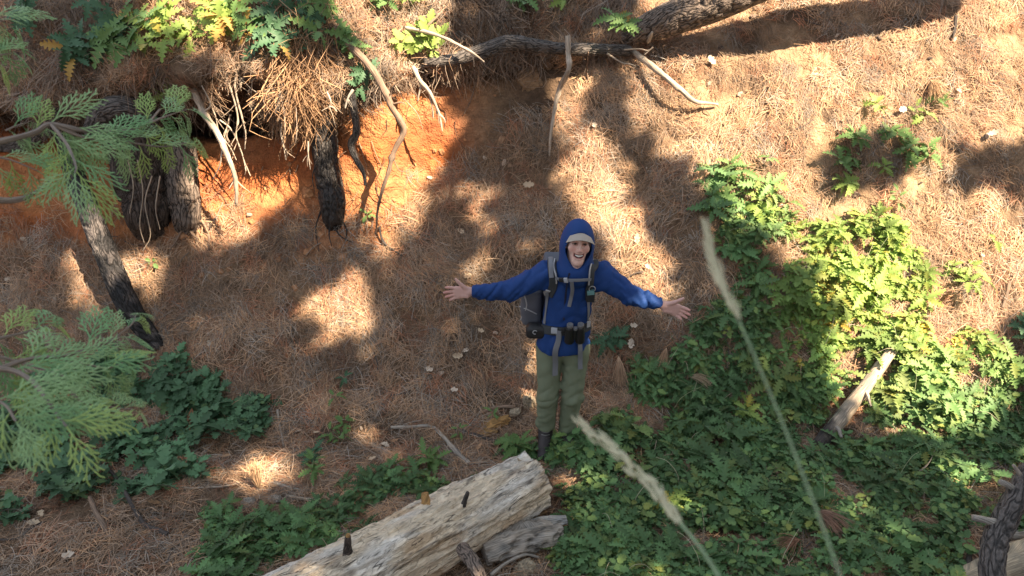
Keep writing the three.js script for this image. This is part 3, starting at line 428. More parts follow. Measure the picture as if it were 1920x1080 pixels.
stick('white forked root hanging right of the small bright green sprig', M.white, Zs([[775, 126, 1.55], [787, 150, 1.48], [805, 172, 1.44], [820, 205, 1.42], [826, 228, 1.42], [829, 246, 1.42]]), 0.02, 0.006, { name: 'hanging_root', category: 'root', twigs: [[Zs([[790, 160, 1.47], [785, 178, 1.46], [783, 190, 1.46]]), 0.01, 0.005], [Zs([[806, 178, 1.44], [811, 205, 1.43], [812, 222, 1.43]]), 0.009, 0.004], [Zs([[822, 212, 1.42], [832, 222, 1.42], [835, 230, 1.42]]), 0.008, 0.004]] });
stick('pale twig lying over the bank top and tapering above the dark limb', M.white, Zs([[760, 52, 1.78], [800, 60, 1.72], [835, 72, 1.66], [870, 90, 1.6], [890, 102, 1.56], [908, 116, 1.55]]), 0.016, 0.006, { name: 'stick', category: 'stick', twigs: [[Zs([[880, 95, 1.58], [888, 112, 1.58], [889, 125, 1.58]]), 0.005, 0.003]] });
stick('short pale twig pointing up to the right on the bank top', M.brown, Zs([[795, 55, 1.78], [812, 38, 1.82], [829, 22, 1.88]]), 0.014, 0.008);
stick('bleached stick hanging from the dark limb above the hiker, bent at a knot', M.white, [PZ(1064, 68, 1.93), PZ(1066, 105, 1.86), PZ(1066, 132, 1.78), P(1050, 165, 0.14), P(1040, 205, 0.09), P(1033, 250, 0.06), P(1030, 293, 0.03)], 0.021, 0.008, { mid: 0.023, rad: 10 });
stick('pale branch leaning from the fallen trunk down the sunlit needle slope', M.white, [PZ(1188, 98, 2.2), P(1215, 118, 0.2), P(1240, 138, 0.2), P(1272, 165, 0.18), P(1303, 190, 0.12), P(1325, 193, 0.08), P(1346, 196, 0.03)], 0.026, 0.009, { mid: 0.022, rad: 10 });
stick('thin pale twig under the dark limb, pointing right and down', M.white, Zs([[1138, 100, 2.06], [1165, 117, 2.04], [1180, 120, 2.03], [1193, 124, 2.02]]), 0.009, 0.004);
stick('thin forked twig at the end of the dark limb', M.white, Zs([[1170, 93, 2.1], [1200, 92, 2.06], [1215, 95, 2.04], [1224, 88, 2.03]]), 0.007, 0.004, { twigs: [[Zs([[1208, 103, 2.05], [1216, 96, 2.04], [1225, 89, 2.03]]), 0.006, 0.004]] });
stick('pale snapped root end beside the underside of the fallen trunk', M.white, Zs([[1215, 78, 2.2], [1221, 66, 2.12], [1223, 60, 2.1]]), 0.02, 0.008);
stick('thin hanging rootlet just left of the shadow below the dark limb', M.brown, [PZ(1103, 98, 2.0), P(1101, 125, 0.1), P(1103, 152, 0.06)], 0.006, 0.003, { name: 'hanging_root', category: 'root' });
stick('curved thin root on the shaded clay right of the orange hollow', M.brown, Ps([[893, 130, 0.08], [890, 160, 0.06], [882, 190, 0.05], [870, 214, 0.02]]), 0.006, 0.003, { name: 'hanging_root', category: 'root' });
stick('dark thin stick lying on needles below the orange clay hollow', M.dark, Ps([[711, 425, 0.04], [718, 452, 0.03], [735, 467, 0.03], [757, 481, 0.02]]), 0.01, 0.006);
stick('short brown stick near the top edge on the right slope', M.brown, Ps([[1768, 0, 0.03], [1762, 25, 0.04], [1755, 45, 0.03]]), 0.012, 0.008);
stick('dark splinter standing near the top edge on the right slope', M.dark, Ps([[1793, 30, 0.05], [1790, 55, 0.05], [1786, 75, 0.02]]), 0.016, 0.008);
// sticks on the gully floor
stick('bent bleached stick on the needles left of the hiker\'s boots', M.grey, Ps([[733, 801], [770, 800], [806, 799], [828, 815], [847, 838], [864, 856], [880, 872]], 0.035), 0.011, 0.024, { mid: 0.016, rad: 10 });
stick('curved pale stick lying left of the bent bleached stick', M.grey, Ps([[697, 832], [718, 843], [735, 856], [748, 874], [756, 896]], 0.025), 0.014, 0.009);
stick('dark branch lying against the top of the pale log', M.brown, Ps([[866, 890], [890, 888], [915, 878], [938, 864], [957, 848]], 0.03), 0.016, 0.02);
stick('thin pale stick standing out left of a lit needle patch', M.grey, Ps([[520, 768], [524, 795], [532, 838]], 0.03), 0.01, 0.007);
stick('grey stick in the upper row beside the lit needle tuft', M.grey, Ps([[515, 905], [545, 915], [572, 920]], 0.03), 0.014, 0.01);
stick('pale stick below it, bending down to the right', M.white, Ps([[540, 930], [575, 936], [598, 942], [613, 953]], 0.03), 0.013, 0.009);
stick('dark crooked branch on the lower left gully floor', M.dark, Ps([[176, 866, 0.08], [205, 882, 0.12], [230, 915, 0.1], [252, 955, 0.07], [272, 983, 0.05], [300, 995, 0.04], [315, 1003, 0.03]]), 0.012, 0.016);
stick('grey dead stick leaning at the lower left, left of the crooked branch', M.brown, Ps([[168, 932, 0.1], [180, 960, 0.08], [203, 1002, 0.03]]), 0.014, 0.018);
stick('dark twig arching at the lower left edge', M.dark, Ps([[-10, 1012, 0.03], [30, 1010, 0.04], [58, 990, 0.05], [78, 980, 0.03]]), 0.009, 0.005);
stick('pale twig half hidden by seedlings on the lower left floor', M.white, Ps([[330, 905, 0.03], [350, 915, 0.03], [380, 914, 0.03], [420, 912, 0.03], [452, 904, 0.03]]), 0.009, 0.007);
stick('short bleached stick on the floor near the bottom left green clump', M.white, Ps([[362, 978, 0.03], [382, 972, 0.03], [400, 970, 0.02]]), 0.011, 0.008);
stick('thin grey branch at the bottom edge right of the pale log', M.grey, [P(920, 1078, 0.1), P(950, 1055, 0.12), P(985, 1040, 0.1), P(1010, 1045, 0.06)], 0.012, 0.008);
stick('weathered stick standing in needles near the right edge', M.brown, Ps([[1893, 528, 0.04], [1888, 550, 0.05], [1879, 578, 0.03]]), 0.012, 0.014);
stick('dark branch running from the orange rotten wood to the pale log', M.dark, Ps([[840, 800, 0.02], [880, 812, 0.03], [920, 825, 0.04], [960, 838, 0.03]]), 0.013, 0.016);
stick('thin dark branch above the orange rotten wood', M.brown, Ps([[835, 808, 0.02], [880, 785, 0.03], [925, 765, 0.03], [965, 762, 0.03]]), 0.01, 0.013);
stick('dark curved stick left of the bottom green clump', M.dark, Ps([[480, 938, 0.03], [500, 965, 0.05], [512, 990, 0.03]]), 0.013, 0.009);
stick('fine pale twig standing in the green cover at the right', M.white, Ps([[1715, 882, 0.08], [1730, 880, 0.12], [1745, 862, 0.16], [1755, 835, 0.18]]), 0.006, 0.004);
// broken chunks and clods
function chunk(name, label, category, mat, px, py, sx, sy, sz, rot, lift = 0.02) { const g = new THREE.IcosahedronGeometry(1, 5); const p = g.attributes.position, o = R() * 50; for (let i = 0; i < p.count; i++) { const x = p.getX(i), y = p.getY(i), z = p.getZ(i), k = 1 + 0.3 * fbm(x * 1.6 + o, y * 1.6, z * 1.6, 4) - 0.22 * sstep(0.1, 0, Math.abs(noise(x * 3 + o, y * 3, z * 1.2))); p.setXYZ(i, Math.sign(x) * Math.abs(x) ** 0.7 * sx * k, Math.sign(y) * Math.abs(y) ** 0.7 * sy * k, Math.sign(z) * Math.abs(z) ** 0.7 * sz * k); } g.computeVertexNormals(); const m = mesh(name, g, mat); m.position.copy(P(px, py, lift)); m.rotation.set(...rot); return tag(m, label, category); }
chunk('rotten_chunk', 'pale crumbly rotten wood chunk beside the hiker\'s right boot', 'wood', M.cream, 993, 756, 0.05, 0.085, 0.04, [0.3, 0, 0.2]);
chunk('rotten_chunk', 'long orange rotten wood piece left of the hiker\'s boots', 'wood', M.orange, 922, 797, 0.15, 0.035, 0.04, [0.2, 0.2, 0.28]);
chunk('rotten_chunk', 'smaller orange rotten wood piece under the long one', 'wood', M.orange, 905, 812, 0.11, 0.025, 0.03, [0.2, 0.1, 0.1]);
chunk('rotten_chunk', 'pale chip of rotten wood lying left of the pale crumbly chunk', 'wood', M.cream, 966, 772, 0.045, 0.025, 0.03, [0.2, 0, 0.3]);
chunk('wood_chip', 'pale splintered wood chips at the bottom edge right of the log', 'wood', M.cream, 985, 1068, 0.07, 0.06, 0.05, [0.4, 0.4, 0.3]);
chunk('bark_piece', 'grey purplish bark piece lying in green cover beside the hiker\'s left hand', 'bark', wood(0.36, 0.31, 0.31), 1352, 621, 0.07, 0.03, 0.05, [0.5, 0, 0.3], 0.05);
chunk('bark_piece', 'grey weathered wood lump near the sticks on the lower left floor', 'bark', M.grey, 466, 945, 0.05, 0.035, 0.04, [0.4, 0, 0.2]);
chunk('bark_piece', 'grey flat wood chip below the lit needle tuft', 'bark', M.grey, 515, 936, 0.045, 0.02, 0.03, [0.4, 0, 0.1]);
const clayMat = std(C(0.46, 0.3, 0.18), 1, { map: soilMap, bumpMap: soilBump, bumpScale: 0.01 });
chunk('clay_clod', 'pale clay block breaking off the bank under the dark limb', 'clod', clayMat, 992, 150, 0.1, 0.1, 0.05, [-0.5, 0, 0.4], -0.01);
chunk('clay_clod', 'small clay clod on the bank left of the bleached hanging stick', 'clod', clayMat, 1027, 122, 0.045, 0.04, 0.03, [-0.5, 0.3, 0.1], 0.02);
chunk('clay_clod', 'pale clay clod in the shadow under the fallen trunk', 'clod', M.cream, 1268, 70, 0.05, 0.04, 0.04, [0, 0, 0.2], 0.05);

// ---------- plants ----------
// a lobed leaf along +z, folded along its midrib; lobes point forward
function lobedLeaf(L, W, lobes, cut, { fold = 0.25, curl = 0.25, lean = 0.35, per = 4, twist = 0 } = {}) {
  const pos = [], idx = [], uv = [], n = lobes * per;
  for (let i = 0; i <= n; i++) {
    const t = i / n, env = Math.pow(Math.sin(Math.PI * Math.min(1, 0.06 + 0.94 * t) ** 0.85), 0.75), ph = (t * lobes) % 1, lob = 1 - cut * (0.5 + 0.5 * Math.cos(2 * Math.PI * ph)), w = W / 2 * Math.max(0.02, env) * lob * (i === n ? 0.1 : 1);
    const z = L * t, y = -curl * L * t * t, tw = twist * t;
    for (const s of [-1, 0, 1]) { const x = s * w, fx = Math.abs(x) * fold * (s ? 1 : 0); pos.push(x * Math.cos(tw), y + fx + x * Math.sin(tw), z + (s ? w * lean : 0)); uv.push(s * 0.5 + 0.5, t); }
    if (i < n) { const b = i * 3; idx.push(b, b + 3, b + 1, b + 1, b + 3, b + 4, b + 1, b + 4, b + 2, b + 2, b + 4, b + 5); }
  }
  return rawGeo(pos, idx, uv);
}
const FERN = [lobedLeaf(0.125, 0.075, 5, 0.7, { curl: 0.3, per: 5 }), lobedLeaf(0.1, 0.065, 5, 0.66, { curl: 0.15, twist: 0.5 }), lobedLeaf(0.145, 0.08, 6, 0.74, { curl: 0.5, twist: -0.4 })];
const BROAD = [lobedLeaf(0.075, 0.06, 3, 0.4, { per: 5, curl: 0.2 }), lobedLeaf(0.06, 0.05, 3, 0.35, { per: 5, curl: 0.3, twist: 0.4 }), lobedLeaf(0.085, 0.06, 4, 0.42, { curl: 0.25, twist: -0.3 })];
const OAK = [lobedLeaf(0.12, 0.1, 3, 0.55, { per: 6, curl: 0.2 }), lobedLeaf(0.1, 0.08, 3, 0.5, { per: 6, curl: 0.35, twist: 0.35 }), lobedLeaf(0.135, 0.1, 4, 0.55, { per: 5, curl: 0.25, twist: -0.3 })];
const leaf = (r, g, b) => new THREE.MeshPhysicalMaterial({ color: C(r, g, b), roughness: 0.62, side: THREE.DoubleSide, transmission: 0.3, thickness: 0, ior: 1.35 });
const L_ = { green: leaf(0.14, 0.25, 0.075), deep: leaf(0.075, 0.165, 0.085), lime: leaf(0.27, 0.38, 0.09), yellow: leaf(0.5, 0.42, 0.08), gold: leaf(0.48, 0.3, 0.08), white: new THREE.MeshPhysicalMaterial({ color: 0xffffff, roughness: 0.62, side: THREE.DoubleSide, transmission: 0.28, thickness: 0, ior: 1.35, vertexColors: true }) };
const stemMat = std(C(0.2, 0.17, 0.08), 0.8), stemRed = std(C(0.2, 0.1, 0.05), 0.8);
// stems and leaf places of one little plant: whorls of leaves on 2-4 short stems, y up
function plan(h, spread, stems, per, scale) {
  const S = [], LV = [], m = new THREE.Matrix4(), q = new THREE.Quaternion();
  for (let i = 0; i < stems; i++) {
    const a = rr(0, 6.28), d = V(Math.cos(a) * spread * rr(0.2, 1), h * rr(0.7, 1.1), Math.sin(a) * spread * rr(0.2, 1)); if (stems === 1) d.set(0, h, 0);
    S.push([V(0, -0.02, 0), V(d.x * 0.35, h * 0.55, d.z * 0.35), d]);
    for (let k = 0; k < per; k++) {
      const b = k / per * 6.28 + rr(-0.4, 0.4), f = k < per - 2 ? 1 : rr(0.55, 0.9), p = V(d.x * f, d.y * f, d.z * f), el = rr(-0.35, 0.75);
      const z = V(Math.cos(b) * Math.cos(el), Math.sin(el), Math.sin(b) * Math.cos(el)), x = V(0, 1, 0).cross(z).normalize(), y = z.clone().cross(x);
      const s = scale * rr(0.75, 1.2), roll = rr(-0.6, 0.6); m.makeBasis(x, y, z); q.setFromRotationMatrix(m).multiply(new THREE.Quaternion().setFromAxisAngle(V(0, 0, 1), roll));
      const pet = z.clone().multiplyScalar(0.015); LV.push([new THREE.Matrix4().compose(p.add(pet), q, V(s, s, s)), k]);
    }
  }
  return { S, LV };
}
const stemGeo = S => mergeGeometries(S.map(s => limb(s, [0.0028, 0.0016], { seg: 5, rad: 4, cap: false })));
// mass cover: a handful of plant shapes set out many times
const coverGeo = [];
for (const [set, h, sp, st, per, sc] of [[FERN, 0.1, 0.09, 3, 6, 0.8], [FERN, 0.14, 0.1, 3, 7, 0.85], [FERN, 0.08, 0.07, 2, 6, 0.7], [BROAD, 0.1, 0.09, 4, 6, 0.75], [BROAD, 0.13, 0.1, 4, 5, 0.85], [OAK, 0.16, 0.12, 3, 6, 0.85], [OAK, 0.1, 0.1, 3, 5, 0.8]]) {
  const pl = plan(h, sp, st, per, sc); const tone = (g, r2, g2, b2) => setColors(g, () => [r2, g2, b2]); coverGeo.push(mergeGeometries([...pl.LV.map(([m], i) => { const t = rr(0.65, 1.3), y = R() < 0.15 ? 1.25 : 1; return tone(set[i % 3].clone().applyMatrix4(m), t * y, t, t * 0.95 / y); }), tone(stemGeo(pl.S), 1.1, 0.7, 0.6)].map(g => { const o = g.index ? g : g; for (const k of Object.keys(o.attributes)) if (!['position', 'normal', 'uv', 'color'].includes(k)) o.deleteAttribute(k); return o; })));
}
const upright = (p, n, s, tiltK = 0.45) => { const u = V(0, 1, 0).lerp(n, tiltK).normalize(), a = rr(0, 6.28); return frame(p, u, V(Math.cos(a), 0.001, Math.sin(a)), s); };
const COVER = [
  { poly: [[1310, 330], [1420, 345], [1480, 410], [1660, 425], [1740, 500], [1720, 590], [1840, 620], [1890, 680], [2080, 720], [2080, 850], [1840, 880], [1880, 960], [2080, 1010], [2080, 1160], [1050, 1120], [1050, 1010], [1075, 960], [1030, 870], [1085, 815], [1190, 780], [1185, 720], [1270, 655], [1310, 600], [1370, 540], [1340, 450]], n: 2150, kinds: [0, 1, 2, 0, 3, 4], tint: 0, label: 'dense low green fern leaved cover on the right side and lower right of the gully', hole: 0.34 },
  { poly: [[-40, 790], [90, 720], [250, 660], [340, 655], [400, 715], [520, 755], [500, 830], [440, 880], [330, 905], [210, 950], [110, 1005], [-40, 960]], n: 250, kinds: [5, 6, 5, 4], tint: 1, label: 'dark green oak seedlings crowding the lower left below the cedar bough', hole: 0.46 },
  { poly: [[340, 990], [500, 940], [600, 965], [640, 915], [700, 890], [780, 900], [860, 880], [920, 890], [900, 925], [700, 1000], [560, 1070], [440, 1120], [330, 1070]], n: 140, kinds: [1, 2, 0, 3], tint: 2, label: 'dark green leafy clumps along the upper side of the pale log', hole: 0.42 },
  { poly: [[930, 840], [1000, 850], [1010, 870], [1040, 840], [1090, 830], [1060, 900], [1025, 880], [960, 860]], n: 34, kinds: [2, 3], tint: 2, label: 'small green plants around the hiker\'s boots', hole: 0 },
];
for (const c of COVER) {
  const lists = coverGeo.map(() => []); let made = 0;
  for (let guard = 0; made < c.n && guard < 60; guard++) scatter(2500, (p, n, k, bare) => {
    if (made >= c.n || k > 3) return; const [px, py] = pixel(p.x, p.y, p.z); if (!inPoly(px, py, c.poly)) return;
    if (fbm(p.x * 3.2, p.y * 3.2, p.z * 3.2 + c.tint * 5, 2) < -0.62 + c.hole * 1.4 - 0.12 * sstep(700, 1000, py)) return;
    { const t = clamp(((px - 1535) * 155 + (py - 838) * -203) / (155 * 155 + 203 * 203)), dd = Math.hypot(px - 1535 - 155 * t, py - 838 + 203 * t); if (c.tint === 0 && ((dd < 30 && t < 0.82) || (px > 1785 && py > 1000))) return; }
    made++;
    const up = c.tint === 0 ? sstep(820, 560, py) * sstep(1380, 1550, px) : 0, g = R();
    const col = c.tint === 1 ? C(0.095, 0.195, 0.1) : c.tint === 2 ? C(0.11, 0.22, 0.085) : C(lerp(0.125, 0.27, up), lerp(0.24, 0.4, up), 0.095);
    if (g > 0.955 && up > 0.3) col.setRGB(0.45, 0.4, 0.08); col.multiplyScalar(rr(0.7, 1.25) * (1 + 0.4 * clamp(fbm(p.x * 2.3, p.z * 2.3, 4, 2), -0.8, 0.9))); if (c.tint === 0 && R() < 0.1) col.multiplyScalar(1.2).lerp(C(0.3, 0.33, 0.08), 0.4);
    const kk = c.kinds[c.tint === 0 && py > 880 && R() < 0.45 ? 5 % c.kinds.length : Math.floor(R() * c.kinds.length)];
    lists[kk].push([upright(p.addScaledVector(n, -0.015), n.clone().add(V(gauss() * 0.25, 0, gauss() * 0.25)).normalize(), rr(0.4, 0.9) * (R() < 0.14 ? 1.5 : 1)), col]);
  });
  const grp = new THREE.Group(); grp.name = numbered('ground_cover'); tag(grp, c.label, 'ground cover', null, 'stuff'); scene.add(grp);
  lists.forEach((l, i) => { if (!l.length) return; const m = instanced('plants', coverGeo[i], L_.white, l); m.userData.kind = 'stuff'; grp.add(m); });
}
{ // dry bent grass stems standing in the right cover
  const st = [0, 1, 2].map(i => limb([V(0, -0.02, 0), V(0.02, 0.14, 0.01), V(0.07 + 0.03 * i, 0.24, 0.03), V(0.13 + 0.05 * i, 0.2 + 0.05 * (2 - i), 0.05)], [0.0024, 0.0012], { seg: 12, rad: 4 })), lists = [[], [], []]; let made = 0;
  scatter(9000, (p, n, k) => { if (made > 70) return; const [px, py] = pixel(p.x, p.y, p.z); if (!inPoly(px, py, COVER[0].poly) || R() < 0.5) return; made++; lists[made % 3].push([upright(p, n, rr(0.6, 1.1)), R() < 0.6 ? C(0.55, 0.48, 0.34) : C(0.36, 0.4, 0.22)]); });
  const grp = new THREE.Group(); grp.name = 'dry_grass'; tag(grp, 'thin dry grass stems standing among the low green cover on the right', 'dry grass', null, 'stuff'); scene.add(grp);
  lists.forEach((l, i) => { const m = instanced('stems', st[i], std(C(1, 1, 1), 0.7), l); m.userData.kind = 'stuff'; grp.add(m); });
}
// single plants standing apart: stem and every leaf a part
function plant(label, px, py, { set = FERN, mat = L_.green, h = 0.1, sp = 0.08, st = 2, per = 6, s = 0.8, lift = 0, tilt = 0.5, at, group, odd } = {}) {
  const t = thing('leafy_plant', label, 'plant', group), pl = plan(h, sp, st, per, s); let p, n;
  if (at) { p = at; n = V(0, 0.7, 0.7); } else { const q = hit(px, py); p = q.p; n = q.n; }
  upright(p, n, 1, tilt).decompose(t.position, t.quaternion, t.scale); if (lift) t.position.addScaledVector(ray(px, py), -lift);
  mesh('stem', stemGeo(pl.S), stemMat, t);
  pl.LV.forEach(([m, k], i) => { const l = mesh('leaf', set[i % 3], odd && R() < 0.13 ? odd : mat, t); m.decompose(l.position, l.quaternion, l.scale); });
  return t;
}
for (const [label, x, y, o] of [
  ['small bright green sprig alone high on the sunlit right slope, left of a pair', 1635, 212, { mat: L_.lime, st: 1, per: 7, s: 0.9 }],
  ['green sprig high on the right slope beside a pale dead leaf', 1725, 222, { mat: L_.lime, st: 2, per: 5, s: 0.75 }],
  ['highest green sprig on the right slope, right of a pale dead leaf', 1752, 200, { st: 2, per: 5, s: 0.75 }],
  ['dark green sprig growing in a shaded hollow of the right slope', 1598, 268, { st: 3, per: 5, s: 0.9 }],
  ['fern leaved plant in a shaded hollow, just below the dark green sprig', 1572, 305, { st: 3, per: 6, s: 0.9, sp: 0.12 }],
  ['fern leaved plant at the left end of a leafy row on the right slope', 1668, 265, { st: 2, per: 6, s: 0.9 }],
  ['fern leaved plant in the middle of the leafy row on the right slope', 1705, 292, { st: 3, per: 6, s: 1, mat: L_.green }],
  ['fern leaved plant at the right end of the leafy row on the right slope', 1742, 303, { st: 2, per: 6, s: 0.9 }],
  ['pale green little plant among straw below the leafy row', 1645, 330, { st: 2, per: 5, s: 0.7, mat: L_.lime }],
  ['lime green plant low in the shaded hollow of the right slope', 1580, 352, { st: 3, per: 6, s: 0.9, mat: L_.lime }],
  ['small plant above the green cover left of the sunlit straw', 1432, 310, { st: 1, per: 5, s: 0.6 }],
  ['fern leaved plant at the upper left tip of the right green cover', 1372, 328, { st: 3, per: 6, s: 0.9 }],
  ['fern leaved plant hanging beside the pale grass seed head', 1352, 378, { st: 3, per: 6, s: 0.9 }],
  ['bright fern leaved plant at the top edge of the right green cover', 1425, 400, { st: 3, per: 6, s: 1, mat: L_.lime }],
  ['sparse weed on straw between the green cover and the right edge', 1685, 385, { st: 2, per: 4, s: 0.6 }],
  ['sunlit plant apart on the right, beside a dark straw hollow', 1800, 525, { st: 4, per: 6, s: 0.9, mat: L_.lime, sp: 0.14 }],
  ['small yellowish plant on straw near the right edge', 1855, 465, { st: 1, per: 5, s: 0.65, mat: L_.lime }],
  ['dark green plant at the right edge, in the shade', 1905, 632, { st: 3, per: 6, s: 1, mat: L_.deep }],
  ['tiny oak sprig with lobed leaves on the sunlit left clay patch', 290, 498, { set: BROAD, st: 1, per: 5, s: 0.6, h: 0.05 }],
  ['little green oak sprig on the lower edge of the lit orange clay', 690, 408, { set: BROAD, st: 1, per: 6, s: 0.7, h: 0.05 }],
  ['dark green plant at the hiker\'s left side by the brown needle tuft', 1150, 645, { st: 3, per: 7, s: 0.85, mat: L_.deep }],
  ['green seedling on the shaded needles left of centre', 650, 720, { st: 1, per: 5, s: 0.55, mat: L_.deep }],
  ['green seedling at the upper edge of a lit patch on the gully floor', 632, 758, { st: 1, per: 5, s: 0.55 }],
  ['green seedling in the middle of a lit patch on the gully floor', 648, 803, { st: 2, per: 5, s: 0.55 }],
  ['pale green plant below the lit patch on the gully floor', 632, 832, { st: 2, per: 6, s: 0.7 }],
  ['dark plant on the needles left of the lit patch on the gully floor', 578, 858, { st: 2, per: 6, s: 0.8, mat: L_.deep }],
  ['lighter plant just below the dark one on the gully floor', 596, 888, { st: 2, per: 6, s: 0.7 }],
  ['fern leaved plant left of the bent bleached stick', 812, 872, { st: 3, per: 6, s: 0.85 }],
  ['tiny weed beside the orange rotten wood', 860, 823, { st: 1, per: 5, s: 0.5 }],
  ['small green sprig beside the left edge of the orange rotten wood', 925, 790, { st: 1, per: 5, s: 0.5 }],
  ['low fern leaved plant just left of the hiker\'s right boot', 968, 845, { st: 3, per: 7, s: 0.85, mat: L_.green }],
  ['small bright plant between the hiker\'s boots', 1040, 845, { st: 1, per: 6, s: 0.7, h: 0.05 }],
  ['sunlit yellow green plant beside the long seed head in the lower cover', 1258, 965, { st: 3, per: 7, s: 0.9, mat: L_.lime, odd: L_.yellow }],
  ['yellow tinged plant in a sunlit spot of the shaded right cover', 1395, 785, { st: 3, per: 6, s: 0.9, mat: L_.lime, odd: L_.yellow }],
]) plant(label, x, y, o);
// plants on the bank above the overhang, growing out of the thatch
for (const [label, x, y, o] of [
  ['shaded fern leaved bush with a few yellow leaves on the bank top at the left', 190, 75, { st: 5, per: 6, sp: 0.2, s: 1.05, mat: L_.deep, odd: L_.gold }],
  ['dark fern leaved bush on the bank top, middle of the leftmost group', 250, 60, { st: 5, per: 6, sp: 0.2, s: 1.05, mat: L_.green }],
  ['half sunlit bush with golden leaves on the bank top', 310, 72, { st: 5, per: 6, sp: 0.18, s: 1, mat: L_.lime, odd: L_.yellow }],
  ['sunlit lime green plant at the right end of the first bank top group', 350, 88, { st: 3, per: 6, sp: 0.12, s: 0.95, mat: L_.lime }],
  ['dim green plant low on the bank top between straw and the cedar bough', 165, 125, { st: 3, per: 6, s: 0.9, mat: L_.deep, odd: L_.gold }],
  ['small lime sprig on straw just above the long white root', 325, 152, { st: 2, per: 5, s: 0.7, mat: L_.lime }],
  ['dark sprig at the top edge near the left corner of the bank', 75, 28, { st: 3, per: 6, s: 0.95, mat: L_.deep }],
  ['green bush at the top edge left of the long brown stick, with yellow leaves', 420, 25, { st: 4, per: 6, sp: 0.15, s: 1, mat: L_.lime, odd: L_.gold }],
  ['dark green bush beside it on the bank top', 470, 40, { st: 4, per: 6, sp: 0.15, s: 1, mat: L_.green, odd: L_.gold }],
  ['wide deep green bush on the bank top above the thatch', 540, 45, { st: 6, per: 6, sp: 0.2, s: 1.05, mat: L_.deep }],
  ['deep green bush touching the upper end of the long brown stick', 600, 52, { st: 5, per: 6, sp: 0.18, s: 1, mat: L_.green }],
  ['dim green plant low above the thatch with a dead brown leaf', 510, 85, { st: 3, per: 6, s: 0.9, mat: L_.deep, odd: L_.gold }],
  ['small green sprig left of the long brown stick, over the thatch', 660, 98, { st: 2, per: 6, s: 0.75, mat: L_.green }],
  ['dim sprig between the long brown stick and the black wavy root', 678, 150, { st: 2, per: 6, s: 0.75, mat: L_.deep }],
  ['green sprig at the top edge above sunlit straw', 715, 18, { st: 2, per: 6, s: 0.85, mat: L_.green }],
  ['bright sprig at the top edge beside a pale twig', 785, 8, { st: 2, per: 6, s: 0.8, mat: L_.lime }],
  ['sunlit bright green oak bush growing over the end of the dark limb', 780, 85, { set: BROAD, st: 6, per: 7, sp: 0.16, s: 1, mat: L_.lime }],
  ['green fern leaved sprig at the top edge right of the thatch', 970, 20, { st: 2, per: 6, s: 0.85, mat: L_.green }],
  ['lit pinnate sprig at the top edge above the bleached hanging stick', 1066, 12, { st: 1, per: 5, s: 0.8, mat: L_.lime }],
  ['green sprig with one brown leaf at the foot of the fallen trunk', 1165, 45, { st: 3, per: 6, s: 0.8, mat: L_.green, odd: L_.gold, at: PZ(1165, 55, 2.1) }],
]) plant(label, x, y, { tilt: 0.7, h: 0.15, ...o, s: (o.s || 0.8) * 1.2, sp: (o.sp || 0.08) * 1.35, st: (o.st || 2) + 1 });

